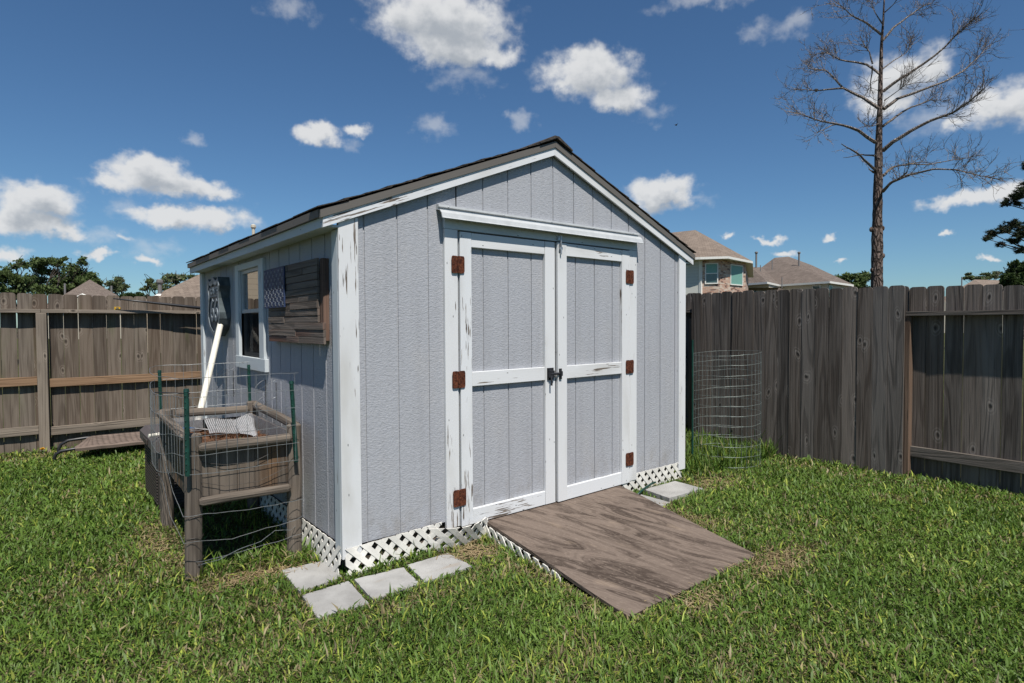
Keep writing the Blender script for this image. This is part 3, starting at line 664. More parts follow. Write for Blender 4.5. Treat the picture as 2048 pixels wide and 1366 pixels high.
for k in range(260):
    x, y = random.uniform(-.6, -.13), random.uniform(.45, 1.45); a = random.uniform(0, 3.14); d = V((math.cos(a), math.sin(a), random.uniform(-.3, .3)))*random.uniform(.008, .025); c = V((x, y, .652)); s_ = V((-d.y, d.x, 0)).normalized()*.004
    w.poly([c-d-s_, c+d-s_, c+d+s_+V((0, 0, .004)), c-d+s_])
w.build('soil', M['soil'], pl)
w = MB(); w.bx(-.60, -.12, .45, 1.46, .405, .425, 'y'); w.build('bottom_board', M['planter'], pl)
# white mesh liner: woven open strips over the inner back and right side
def weave(mb, Pf, a1, b1, st=.0135, wd=.0058):
    n = int(a1/st)
    for k in range(n):
        a = k*st; mb.poly([Pf(a, 0), Pf(a+wd, 0), Pf(a+wd, b1), Pf(a, b1)])
    for k in range(int(b1/st)):
        b = k*st; mb.poly([Pf(0, b), Pf(a1, b), Pf(a1, b+wd), Pf(0, b+wd)])
def onz(u, v, z): r_ = ray(270+u/2.845, 720+v/2.845); return CAM+r_*((z-CAM.z)/r_.z)
def ony(u, v, y): r_ = ray(270+u/2.845, 720+v/2.845); return CAM+r_*((y-CAM.y)/r_.y)
def drape(q, st, wd):
    A, B_, C_, D_ = q; la, lb = (B_-A).length, (A-D_).length
    def Pf(a, b):
        p = D_.lerp(C_, a/la).lerp(A.lerp(B_, a/la), b/lb); return p + V((0, -.010*math.sin(a*26+b*14), .006*math.sin(a*31)))
    n = int(la/st)
    for k in range(n):
        for h in range(6): mbw.poly([Pf(k*st, lb*h/6), Pf(k*st+wd, lb*h/6), Pf(k*st+wd, lb*(h+1)/6), Pf(k*st, lb*(h+1)/6)])
    for k in range(int(lb/st)):
        for h in range(8): mbw.poly([Pf(la*h/8, k*st), Pf(la*(h+1)/8, k*st), Pf(la*(h+1)/8, k*st+wd), Pf(la*h/8, k*st+wd)])
mbw = MB(); drape((ony(395, 338, 1.42), ony(560, 328, 1.42), onz(605, 412, .672), onz(425, 418, .672)), .0125, .0050); drape((ony(556, 345, 1.40), ony(628, 312, 1.41), onz(690, 438, .668), onz(600, 418, .668)), .0115, .0060); drape((ony(628, 308, 1.415), ony(668, 306, 1.415), onz(694, 432, .67), onz(672, 436, .67)), .0125, .0065)
w = mbw; w.build('mesh_liner', M['liner'], pl)
w = MB(); weave(w, lambda a, b: (-.115-.02*(1-b/.12), .52+a, .64+b), .86, .10, .006, .0022); weave(w, lambda a, b: (-.60+a, 1.43-.02*(1-b/.12), .64+b), .2, .10, .006, .0022); w.build('netting', M['netting'], pl)
w = MB()
for k in range(26):
    a = random.uniform(0, 6.28); c = V((-.34+random.uniform(-.02, .02), .72+random.uniform(-.03, .03), .655)); d = V((math.cos(a), math.sin(a), random.uniform(.3, 1.2))).normalized()*random.uniform(.02, .04); s_ = d.cross(V((0, 0, 1))).normalized()*.007; w.poly([c, c+d*.5+s_, c+d, c+d*.5-s_])
tag(w.build('seedling', M['oak_pale']), 'small green seedling sprouting from the planter soil', 'plant')
pk = thing('plant_packet', 'blue and white paper packet lying in the back of the planter', 'packet', (-.52, 1.25, .66))
w = MB()
def pkp(a, b): return V((-.595+a, 1.33-b, .675+.012*math.sin(a*25)+b*.1))
for i in range(6): w.poly([pkp(i*.017, 0), pkp(i*.017, .15), pkp((i+1)*.017, .15), pkp((i+1)*.017, 0)])
w.build('blue_part', M['blue'], pk, solid=.003); w = MB()
for i in range(6, 11): w.poly([pkp(i*.017, 0), pkp(i*.017, .15), pkp((i+1)*.017, .15), pkp((i+1)*.017, 0)])
w.build('white_part', M['liner'], pk, solid=.003)
ST = [((-.684, .352, .585), (-.682, .352, 1.028), 'green garden stake at the near left planter leg, free of the shed', .014), ((-.134, .350, .575), (-.155, .350, 1.034), 'green garden stake at the near planter leg next to the shed', .013), ((-.628, 1.545, .55), (-.634, 1.54, 1.052), 'green garden stake at the far left planter leg near the storage box', .012), ((-.07, 1.515, .62), (-.075, 1.515, 1.064), 'green garden stake at the far planter leg under the window', .012)]
for p, q, l, r in ST:
    o = thing('garden_stake', l, 'stake', p, 'green garden stakes around the planter')
    w = MB(); p, q = V(p), V(q); k = 14; pts = [p.lerp(q, t/k) for t in range(k+1)]; w.tube([p, q], r*.9, 12)
    for t in range(1, k): c = pts[t]; w.ball((c.x-r*.55, c.y-r*.8, c.z), r*.28, 6, 4)
    w.build('rod', M['stake'], o)
    w = MB(); w.tube([q-V((0, 0, .012)), q+V((0, 0, .004))], [r*1.05, r*.8], 10); w.build('cap', M['stake'], o)
def wob(s, z, a=.004): return a*mnoise.noise((s*9, z*9, 1.7))
wg = thing('wire_guard', 'galvanised welded wire mesh wrapped around the planter on green stakes', 'wire mesh', (-.4, .9, .6))
path = [V((-.12, .335, 0)), V((-.40, .336, 0)), V((-.66, .335, 0)), V((-.705, .36, 0)), V((-.72, .55, 0)), V((-.755, .85, 0)), V((-.74, 1.15, 0)), V((-.70, 1.45, 0)), V((-.655, 1.56, 0)), V((-.60, 1.575, 0)), V((-.35, 1.565, 0)), V((-.02, 1.55, 0))]
cum = [0]
for a, b in zip(path[:-1], path[1:]): cum.append(cum[-1]+(b-a).length)
def pp(s):
    for k in range(len(path)-1):
        if s <= cum[k+1]+1e-9: return path[k].lerp(path[k+1], (s-cum[k])/(cum[k+1]-cum[k]))
    return path[-1].copy()
tot = cum[-1]; rows = [.588, .687, .785, .887, .987, 1.083]
def drop(s, z):                                               # left side sags
    t = max(0, min(1, (s-.58)/.35))*max(0, min(1, (1.75-s)/.3)); return -.10*math.sin(math.pi*min(1, max(0, (s-.58)/1.2)))*(1.2-z)*1.0*t
w = MB()
for z in rows:
    smax = tot if z < 1.08 else tot; pts = []; s = 0
    while s < smax: p = pp(s); pts.append(p+V((wob(s, z), wob(s+3, z), z+drop(s, z)+wob(s+7, z, .006)))); s += .05
    w.tube(pts, .0014, 5)
s = .02
while s < tot:
    zz = [.588, .7, .8, .9, .99, 1.083 if (s < .5 and int(s*50) % 3) or s > 1.9 else .99]
    w.tube([pp(s)+V((wob(s, z), wob(s+3, z), z+drop(s, z))) for z in zz], .0012, 5); s += .0515
w.build('mesh_panel', M['wire'], wg)
LS = [[(-.09, .345, .355), (-.2, .36, .35), (-.4, .35, .352), (-.6, .355, .372), (-.70, .40, .365), (-.715, .6, .46), (-.70, 1.0, .60), (-.665, 1.46, .62)],
      [(-.085, .37, .25), (-.15, .335, .245), (-.3, .35, .232), (-.48, .35, .212), (-.63, .36, .232), (-.70, .40, .225), (-.715, .7, .3), (-.69, 1.1, .40), (-.66, 1.5, .37)],
      [(-.085, .43, .20), (-.17, .36, .185), (-.25, .38, .20), (-.33, .36, .16), (-.45, .345, .15), (-.55, .35, .115), (-.64, .385, .10)],
      [(-.085, .37, .155), (-.2, .35, .145), (-.4, .35, .135), (-.62, .355, .125), (-.70, .44, .11)]]
for l in LS:
    pts = []
    for a, b in zip(l[:-1], l[1:]):
        for t in range(5): q = V(a).lerp(V(b), t/5); pts.append(q+V((0, 0, .006*mnoise.noise(q*14))))
    pts.append(V(l[-1])); w = MB(); w.tube(pts, .0014, 5); w.build('loose_wire', M['wire'], wg)
for z in (.355, .245, .13):
    for cx in (-.65, -.127):
        w = MB(); pts = [(cx+.047*math.cos(t*.5236), .43+.047*math.sin(t*.5236), z+.003*math.sin(t*2+z*90)) for t in range(13)]; w.tube(pts, .0014, 5); w.build('tie_wire', M['wire_dark'], wg)
for l in ([(-.63, .405, .64), (-.5, .40, .605), (-.35, .398, .60), (-.2, .40, .655), (-.13, .385, .70)], [(-.63, .40, .535), (-.5, .40, .49), (-.33, .40, .485), (-.2, .395, .53), (-.12, .385, .56)]):
    w = MB(); w.tube(l, .0013, 5); w.build('loose_wire', M['wire_dark'], wg)
w = MB(); w.tube([(-.80, .50, 1.01), (-.67, .335, 1.008)], .003, 6); tag(w.build('cable_tie', M['black_tube']), 'black cable tie sticking out from the near left stake', 'tie')

# ------------------------------------------------------------------ things along the side wall
db = thing('storage_box', 'dark brown resin storage box with slatted sides behind the planter', 'storage box', (-.33, 2.2, 0))
w = MB(); w.bx(-.605, -.04, 1.89, 2.585, .0, .44, 'y'); w.build('body', M['resin'], db, bevel=.006)
w = MB()
for k in range(17): z = .045+k*.0225; w.bx(-.614, -.6055, 1.935, 2.545, z, z+.014, 'y')
w.build('side_slats', M['resin'], db, bevel=.002)
w = MB()
for k in range(17): z = .045+k*.0225; w.bx(-.56, -.09, 1.879, 1.8895, z, z+.014, 'x')
w.build('end_slats', M['resin'], db, bevel=.002)
w = MB(); w.prism([(-.635, 1.865, .441), (-.635, 2.61, .441), (-.635, 2.61, .51), (-.60, 2.61, .545), (-.05, 2.61, .555), (-.025, 2.61, .51), (-.025, 2.61, .441), (-.025, 1.865, .441)][:0] or [(-.635, 1.862, .441), (-.635, 1.862, .505), (-.595, 1.862, .54), (-.06, 1.862, .55), (-.028, 1.862, .505), (-.028, 1.862, .441)], (0, .75, 0))
lid = w.build('lid', M['resin_lid'], db, bevel=.008)
w = MB(); w.bx(-.648, -.6355, 2.15, 2.33, .455, .495, 'y'); w.build('handle', M['resin'], lid, bevel=.004)
w = MB(); w.tube([(-.56, 1.93, .563), (-.66, 1.90, .563)], .013, 10); tag(w.build('pipe_stub', M['pvc']), 'short white pipe stub lying on the storage box lid', 'pipe')
w = MB(); p, q = at(396, 843, 4.28), V((-.052, 2.392, 1.410)); w.tube([p, q], .0235, 16, cap=False); w.tube([q, p], .020, 16, cap=False)
tag(w.build('white_pipe', M['pvc'], smooth=True), 'long white plastic pipe leaning up against the shed side wall', 'pipe')
for y0, y1, zs, l in ((2.19, 2.485, (.98, .862), 'white half-round wire wall hooks left of the window, over the storage box'), (1.085, 1.345, (.965, .85), 'white half-round wire wall hooks right of the window, over planter')):
    o = thing('wire_hook', l, 'hook', (0, (y0+y1)/2, zs[0]), 'half-round wire hooks on the side wall')
    for z in zs:
        w = MB(); r = (y1-y0)/2; w.tube([(-.10*math.sin(t*math.pi/14)-.01, (y0+y1)/2-r*math.cos(t*math.pi/14), z-.06*math.sin(t*math.pi/14)**1.5+.02*(1-t/7 if t < 7 else 0)) for t in range(15)], .0019, 6); w.build('hoop', M['wire'], o, smooth=True)
    for q_ in (-.12, .12):
        w = MB(); w.tube([(-.012, (y0+y1)/2+q_, zs[0]), (-.012, (y0+y1)/2+q_, zs[1]-.1)], .0025, 6); w.build('upright', M['wire_dark'], o)

# pallet flag
fl = thing('pallet_flag', 'rustic pallet wood stars and stripes flag hung on the shed side wall', 'wall art', (-.03, .68, 1.48))
rowsf = 12; zt, zb_ = 1.728, 1.246; hh = (zt-zb_)/rowsf
for k in range(rowsf):
    z0 = zb_+k*hh; low = k < 3; ye = .128 if low else .212; yy = 1.125 if k >= rowsf-6 else 1.105
    w = MB(); cuts = sorted([ye, yy] + [random.uniform(.35, .95) for _ in range(random.choice((1, 1, 2)))])
    for a, b in zip(cuts[:-1], cuts[1:]): t = random.uniform(-.003, .003); w.bx(-.052+t, -.036, a+.0008, b-.0008, z0+.0012, z0+hh-.0012, 'y')
    w.build('plank', M['flagwood'], fl, bevel=.001)
for ya, yb in ((.165, .2115), (.65, .69), (1.05, 1.10)):
    w = MB(); w.bx(-.035, -.002, ya, yb, zb_+.02, zt-.005, 'z'); w.build('backing_batten', M['flagred'], fl)
w = MB(); w.bx(-.064, -.056, .735, 1.152, 1.466, 1.722, 'y'); cn = w.build('blue_field', M['canton'], fl, bevel=.001)
w = MB()
for r in range(9):
    n = 6 if r % 2 == 0 else 5
    for c in range(n):
        cy = 1.125-(c+(0 if n == 6 else .5))*.0725; cz = 1.70-r*.0262; pts = []
        for k in range(10):
            a = math.pi/2+k*math.pi/5; rr = (.0155 if k % 2 == 0 else .0065); pts.append((-.0645, cy-rr*math.cos(a)*1.25, cz+rr*math.sin(a)))
        w.prism(pts, (-.0015, 0, 0))
w.build('stars', M['star'], cn)

# highway shield
sh = thing('highway_shield', 'dark metal highway shield wall sign with raised ROUTE 66 lettering', 'sign', (-.05, 2.51, 1.5))
half = [(0, 1.0), (.22, .965), (.42, .935), (.6, .935), (.84, .985), (1.0, .84), (.9, .74), (.87, .64), (.93, .52), (1.0, .40), (.99, .30), (.88, .20), (.62, .11), (.28, .05), (0, 0)]
outl = half + [(-a, b) for a, b in half[-2:0:-1]]
SY, SZ0, SHH, SWW = 2.515, 1.262, .505, .212
def shp(a, b, k=1.0, x=-.088): return (x, SY-a*SWW*k, SZ0+SHH*(.5+(b-.5)*k))
w = MB(); n = len(outl); f = [shp(a, b, 1) for a, b in outl]
for k in range(n):
    a, b = f[k], f[(k+1) % n]; w.poly([a, b, (-.002, b[1], b[2]), (-.002, a[1], a[2])])
w.build('side_band', M['sidebox'], sh, solid=.003)
w = MB(); w.poly([shp(a, b, .985, -.078) for a, b in outl]); w.build('face', M['shield'], sh)
w = MB()
for k in range(n):
    a, b = outl[k], outl[(k+1) % n]; w.poly([shp(*a, 1, -.0895), shp(*b, 1, -.0895), shp(*b, .86, -.0895), shp(*a, .86, -.0895)])
w.build('rim', M['shield_light'], sh, solid=.004)
w = MB(); w.prism([(-.079, SY+.165, 1.60), (-.079, SY-.165, 1.60), (-.079, SY-.165, 1.685), (-.079, SY+.165, 1.685)], (-.006, 0, 0)); w.build('name_band', M['shield_light'], sh)
w = MB(); nA = 20
wave = [(-.8+1.6*t/nA, .905-.045*abs(math.sin(t/nA*math.pi*2))) for t in range(nA+1)]
for t in range(nA): a, b = wave[t], wave[t+1]; w.poly([shp(a[0], a[1]+.06), shp(b[0], b[1]+.06), shp(b[0], b[1]-.005), shp(a[0], a[1]-.005)])
w.build('crown_band', M['shield_light'], sh, solid=.004)
def text(name, body, size, y, z, x, sx, mat, parent, ext=.004):
    cu = bpy.data.curves.new(name, 'FONT'); cu.body = body; cu.size = size; cu.extrude = ext; cu.align_x = 'CENTER'; cu.align_y = 'CENTER'; cu.offset = size*.018
    t = bpy.data.objects.new(name, cu); COL.objects.link(t); bpy.context.view_layer.update()
    me = bpy.data.meshes.new_from_object(t); bpy.data.objects.remove(t); bpy.data.curves.remove(cu)
    me.transform(Matrix(((0, 0, -1, x), (-sx, 0, 0, y), (0, 1, 0, z), (0, 0, 0, 1))))
    me.materials.clear(); me.materials.append(mat); me.name = name
    o = bpy.data.objects.new(name, me); COL.objects.link(o); o.parent = parent; o.matrix_parent_inverse = parent_world(parent).inverted(); return o
text('lettering', 'ROUTE', .078, SY, 1.642, -.086, 1.05, M['shield'], sh, .003)
text('lettering', '66', .27, SY, 1.475, -.083, 1.0, M['shield_light'], sh)

# pet cot
ct = thing('pet_cot', 'low brown fabric pet cot on a bent black tube frame by the back fence', 'pet bed', (-.6, 4.5, 0))
zc = .13
w = MB(); w.tube([(-1.16, 4.34, 0), (-1.165, 4.34, .05), (-1.15, 4.33, .09), (-1.11, 4.32, .115), (-1.0, 4.31, .125), (0, 4.24, .13), (.1, 4.24, .115), (.14, 4.24, .08), (.15, 4.24, 0)], .016, 10); w.build('front_tube', M['black_tube'], ct, smooth=True)
w = MB(); w.tube([(-1.12, 4.78, 0), (-1.125, 4.78, .05), (-1.10, 4.77, .11), (-1.04, 4.76, .145), (-.9, 4.75, .155), (0, 4.72, .155), (.1, 4.72, .14), (.15, 4.72, 0)], .016, 10); w.build('back_tube', M['black_tube'], ct, smooth=True)
w = MB()
def fab(a, b):
    x = -1.0+1.02*a; y = (4.29-.045*a)+(4.77-4.31)*b; z = .142+.025*b-.03*math.sin(math.pi*b)*(.5+.5*math.sin(math.pi*a))+.006*mnoise.noise((x*6, y*6, 0)); cut = max(0, .10*(b-.15)*(1-a*6)) if a < .17 else 0; return V((x+cut*1.6, y, z))
for i in range(20):
    for j in range(10): w.poly([fab(i/20, j/10), fab((i+1)/20, j/10), fab((i+1)/20, (j+1)/10), fab(i/20, (j+1)/10)])
w.build('fabric', M['cot'], ct, smooth=True, solid=.004)
w = MB()
for i in range(20): a, b = fab(i/20, 0), fab((i+1)/20, 0); w.poly([a, (a.x, a.y-.017, a.z-.012), (b.x, b.y-.017, b.z-.012), b]); w.poly([(a.x, a.y-.017, a.z-.012), (a.x, a.y-.012, a.z-.04), (b.x, b.y-.012, b.z-.04), (b.x, b.y-.017, b.z-.012)])
w.build('hem', M['cot'], ct)

# wire cage by the right fence
cg = thing('plant_cage', 'round welded wire plant cage standing in tall grass by the right fence', 'cage', (3.88, .08, 0))
CC = V((3.885, .085, 0)); cr = .315; w = MB()
for k in range(12):
    z = .03+k*.094
    w.tube([CC+V((cr*math.cos(t*math.pi/18)*(1+.02*math.sin(3*t+k)), cr*math.sin(t*math.pi/18), z+.01*mnoise.noise((t*.3, k*2.0, 0))+.02*math.sin(t*math.pi/18+2)*(k/12))) for t in range(37)], .0015, 4)
for t in range(38):
    a = t*2*math.pi/38; lean = V((0, 0, 0)) if not (5 < t < 9) else V((.02, .01, 0)); w.tube([CC+V((cr*math.cos(a), cr*math.sin(a), z))+lean*math.sin(z*5) for z in (0, .3, .6, .85, 1.065)], .0011, 4)
w.build('mesh_panel', M['wire_dull'], cg)
w = MB(); w.tube([(3.575, .245, 0), (3.60, .265, 1.195)], .009, 8); tag(w.build('support_stake', M['stake']), 'thin green stake holding the round wire cage by the shed corner', 'stake')

# ------------------------------------------------------------------ houses
def vent(parent, p, h, r=.09, mat='pipe_grey', cap=True):
    p = V(p); w = MB(); w.tube([p-V((0, 0, .8)), p+V((0, 0, h))], r, 8)
    if cap: w.tube([p+V((0, 0, h)), p+V((0, 0, h+.08)), p+V((0, 0, h+.2)), p+V((0, 0, h+.25))], [r*1.1, r*1.7, r*1.7, r*.8], 8)
    w.build('vent_pipe', M[mat], parent)
def wallbox(parent, pts, z0, z1, mat, name='wall'):
    w = MB()
    for a, b in zip(pts[:-1], pts[1:]): w.poly([(a.x, a.y, z0), (b.x, b.y, z0), (b.x, b.y, z1), (a.x, a.y, z1)])
    return w.build(name, mat, parent)
def win(parent, a, b, z0, z1, off, sash=True, glass='hglass', blind=None):
    """window lying on the wall a-b (plan points), proud by off toward the viewer"""
    a, b = V(a), V(b); d = (b-a); n = V((d.y, -d.x, 0)).normalized()
    if n.dot(CAM-a) < 0: n = -n
    wn = node('window', parent); w = MB(); P = lambda t, z, o: V((a.x+d.x*t, a.y+d.y*t, z))+n*o
    fw = .07/d.length; zz = .07
    for t0, t1, q0, q1 in ((0, fw, z0, z1), (1-fw, 1, z0, z1), (fw+.001, .999-fw, z0, z0+zz), (fw+.001, .999-fw, z1-zz, z1)) + (((fw+.001, .999-fw, (z0+z1)/2-.03, (z0+z1)/2+.03),) if sash else ()):
        w.prism([P(t0, q0, .01), P(t1, q0, .01), P(t1, q1, .01), P(t0, q1, .01)], n*off)
    w.build('frame', M['trimw'], wn)
    w = MB(); w.poly([P(fw, z0, .02), P(1-fw, z0, .02), P(1-fw, z1, .02), P(fw, z1, .02)]); w.build('pane', M[glass], wn)
    if blind:
        w = MB(); w.poly([P(fw*1.2, z0+(z1-z0)*blind[0], .035), P(1-fw*1.2, z0+(z1-z0)*blind[0], .035), P(1-fw*1.2, z0+(z1-z0)*blind[1], .035), P(fw*1.2, z0+(z1-z0)*blind[1], .035)]); w.build('blind', M['curtain'], wn)
def roofmesh(parent, faces, mat, name='roof'):
    w = MB()
    for f in faces: w.poly(f)
    return w.build(name, mat, parent)
def eaves(parent, pts, z, t=.18):
    w = MB()
    for a, b in zip(pts[:-1], pts[1:]): w.bar((a.x, a.y, z-t/2), (b.x, b.y, z-t/2), .06, t)
    w.build('gutter', M['trimw'], parent)
# brick bay house
ze = 5.62
hA = thing('brick_house', 'two-storey house with a brick bay and two windows behind the right fence', 'house', atz(1430, 40, 0))
P0, P1, P2, P3, P4, P5 = atz(1250, 40.5, 0), atz(1401, 38.6, 0), atz(1440, 38.2, 0), atz(1490.5, 40.6, 0), atz(1496, 52, 0), atz(1270, 54, 0)
w = MB()
for z0, z1 in ((0, ze-.1),): w.poly([(P0.x, P0.y, z0), (P1.x, P1.y, z0), (P1.x, P1.y, z1), (P0.x, P0.y, z1)])
w.build('siding_wall', M['lap_white'], hA)
wallbox(hA, [P1, P2, P3, P4, P5, P0], 0, ze-.1, M['brick'], 'brick_wall')
w = MB(); w.bar((P1.x, P1.y, 0), (P1.x, P1.y, ze-.1), .18, .18, (0, 1, 0)); w.build('corner_trim', M['trimw'], hA)
E = [atz(1240, 40.0, ze), atz(1399.5, 37.9, ze), atz(1455, 37.5, ze), atz(1504, 40.6, ze), atz(1506, 53, ze), atz(1262, 55, ze)]
A1 = at(1391, 460, 44); A2 = at(1260, 474, 50)
roofmesh(hA, [[E[0], E[1], A1, A2], [E[1], E[2], A1], [E[2], E[3], A1], [E[3], E[4], A1], [E[4], E[5], A2, A1], [E[5], E[0], A2]], M['roof_tan'])
eaves(hA, E, ze, .15); roofmesh(hA, [[V((e.x, e.y, ze-.12)) for e in E]], M['trimw'], 'soffit')
win(hA, P1.lerp(P2, .22), P1.lerp(P2, .90), 3.92, 5.28, .06, True, 'hglass', (.5, 1)); win(hA, P2.lerp(P3, .36), P2.lerp(P3, .86), 3.90, 5.28, .06, False, 'hglass', (.0, 1))
vent(hA, at(1380, 474, 46), .0, .1)
# wide hip-roofed house
hB = thing('hip_roof_house', 'wide cream house with many brown hip roof slopes and two tall vents', 'house', atz(1600, 62, 0))
zb = 5.45
c0, c1, c2, c3, c4 = atz(1468, 67.6, zb), atz(1659, 58, zb), atz(1706, 63.5, zb), atz(1690, 80, zb), atz(1490, 84, zb)
pk1, pk2, pk3 = at(1624, 530.5, 67), at(1577, 513, 72), at(1549, 515.5, 72)
roofmesh(hB, [[c0, c1, pk1, pk2, pk3], [c1, c2, pk1], [c2, c3, pk2, pk1], [c3, c4, pk3, pk2], [c4, c0, pk3]], M['roof_brown'])
d0, d1, d2 = atz(1462, 62.5, zb), atz(1534, 58.5, zb), atz(1558.5, 62.7, zb)
q1, q2, q3 = at(1502, 534, 63), at(1523, 534.6, 66.5), atz(1462, 70, zb)
roofmesh(hB, [[d0, d1, q1], [d1, d2, q2, q1], [q3, d0, q1, q2]], M['roof_brown'], 'wing_roof')
eaves(hB, [d0, d1, d2, c1, c2], zb, .2)
ins = lambda p, k: V((p.x+(pk2.x-p.x)*k, p.y+(pk2.y-p.y)*k, 0))
wallbox(hB, [ins(c0, .05), ins(c1, .05), ins(c2, .05), ins(c3, .05), ins(c4, .05)], 0, zb-.05, M['stucco']); wallbox(hB, [ins(d0, .06), ins(d1, .06), ins(d2, .06)], 0, zb-.05, M['stucco'], 'wing_wall')
a, b = ins(c0, .05), ins(c1, .05); win(hB, a.lerp(b, .855), a.lerp(b, .935), 3.9, 5.2, .06, False)
a, b = ins(c1, .05), ins(c2, .05); win(hB, a.lerp(b, .0+.04), a.lerp(b, .20), 3.9, 5.1, .06, False, 'hglass', (0, 1)); win(hB, a.lerp(b, .62), a.lerp(b, .86), 3.9, 5.0, .06, False, 'hglass', (0, 1))
a, b = ins(d0, .06), ins(d1, .06); win(hB, a.lerp(b, .42), a.lerp(b, .68), 3.8, 5.0, .06, False)
vent(hB, at(1512.5, 527, 64), 1.05, .10); vent(hB, at(1598, 523, 66), .85, .10); vent(hB, at(1544.5, 525, 66), .25, .05, cap=False); vent(hB, at(1564, 561, 62), .35, .05, cap=False); vent(hB, at(1521, 536, 63), .3, .05, cap=False)
gq = [at(1548, 590, 55), at(1558, 575, 55), at(1577, 583, 55), at(1582, 592, 55)]
roofmesh(hB, [[gq[0], gq[3], gq[2], gq[1]], [gq[1], gq[2], gq[2]+V((2, 5, .4)), gq[1]+V((2, 5, .3))]], M['roof_brown'], 'porch_roof')
hb2 = thing('low_roof_house', 'low brown roof edge showing beside the wide hip-roofed house, near dead pine', 'house', atz(1710, 66, 0))
a, b, c, d = atz(1690, 60, 3.6), atz(1728, 62, 3.9), at(1700, 566, 66), atz(1745, 72, 3.8)
roofmesh(hb2, [[a, b, c], [b, d, c]], M['roof_tan']); wallbox(hb2, [V((a.x, a.y, 0)), V((b.x, b.y, 0)), V((d.x, d.y, 0))], 0, 3.6, M['stucco'])
# left houses
hC = thing('peaked_roof_house', 'house with grey brown pyramid roof peak and small white gable behind back fence', 'house', atz(180, 70, 0))
zC = 3.4; e0, e1, e2, e3 = atz(82, 66, zC), atz(278, 64, zC), atz(290, 82, zC), atz(70, 84, zC); pk = at(179.5, 559, 73)
roofmesh(hC, [[e0, e1, pk], [e1, e2, pk], [e2, e3, pk], [e3, e0, pk]], M['roof_brown'])
k = lambda p: V((p.x+(pk.x-p.x)*.06, p.y+(pk.y-p.y)*.06, 0)); wallbox(hC, [k(e0), k(e1), k(e2), k(e3), k(e0)], 0, zC, M['stucco'])
ga, gb, gt = at(154, 594, 62), at(175, 592, 62), at(165, 588.5, 62); bk = V((1, 6, .2))
roofmesh(hC, [[ga, gt, gt+bk, ga+bk], [gt, gb, gb+bk, gt+bk]], M['roof_brown'], 'dormer_roof'); w = MB(); w.tube([ga, gt, gb], .09, 5); w.build('dormer_trim', M['trimw'], hC)
wallbox(hC, [V((ga.x, ga.y, 0)), V((gb.x, gb.y, 0))], 0, ga.z-.05, M['stucco'], 'dormer_wall')
vent(hC, at(130, 582, 70), .9, .11, cap=False); vent(hC, at(223, 580, 70), .5, .11, cap=False)
hD = thing('near_roof_house', 'house with a long tan shingle roof rising behind the back fence and shed', 'house', atz(450, 32, 0))
zD = 2.55; e0, e1, e2, e3 = atz(280, 29.5, zD), atz(860, 24, zD), atz(900, 40, zD), atz(310, 44, zD); r1, r2 = at(520, 492, 33.5), at(760, 500, 31)
roofmesh(hD, [[e0, e1, r2, r1], [e1, e2, r2], [e2, e3, r1, r2], [e3, e0, r1]], M['roof_tan'])
kk = lambda p: V((p.x+(r1.x-p.x)*.04, p.y+(r1.y-p.y)*.04, 0)); wallbox(hD, [kk(e0), kk(e1), kk(e2), kk(e3), kk(e0)], 0, zD, M['lap_tan'])
vent(hD, at(320, 590, 30), .55, .095, 'pipe_grey'); vent(hD, at(507, 470, 33), .34, .085, 'stucco')
w = MB(); w.tube([at(320, 592, 30), at(320, 588, 30)], [.26, .12], 8); w.build('flashing', M['trimw'], hD)
hE = thing('far_roof_house', 'distant brown hip roof showing over the far right fence pickets', 'house', atz(1960, 75, 0))
e0, e1, e2 = atz(1870, 74, 3.9), atz(2010, 70, 3.9), atz(2200, 80, 3.9); r1, r2 = at(1949, 559, 78), at(2060, 562, 84)
roofmesh(hE, [[e0, e1, r1], [e1, e2, r2, r1], [e0, r1, r2, atz(2100, 95, 3.9), atz(1880, 92, 3.9)]], M['roof_tan']); wallbox(hE, [e0*1, e1*1, e2*1], 0, 3.9, M['stucco']); vent(hE, at(1923.5, 568, 75), .9, .07, cap=False)
# neighbour that the shed window mirrors
hF = thing('siding_house', 'tan lap-sided house with a brick corner that shows mirrored in the shed window', 'house', (-8, 16, 0))
w = MB(); w.bx(-14, -3.72, 16, 25, 0, 5.6, 'x'); w.build('wall', M['lap_tan'], hF); w = MB(); w.bx(-3.719, -3.3, 16.05, 25, 0, 5.6, 'z'); w.build('brick_corner', M['brick'], hF)
roofmesh(hF, [[V((-14.5, 15.5, 5.6)), V((-2.9, 15.5, 5.6)), V((-6, 20.5, 8.4)), V((-11, 20.5, 8.4))], [V((-2.9, 15.5, 5.6)), V((-2.9, 25.5, 5.6)), V((-6, 20.5, 8.4))], [V((-2.9, 25.5, 5.6)), V((-14.5, 25.5, 5.6)), V((-11, 20.5, 8.4)), V((-6, 20.5, 8.4))], [V((-14.5, 25.5, 5.6)), V((-14.5, 15.5, 5.6)), V((-11, 20.5, 8.4))]], M['roof_tan'])

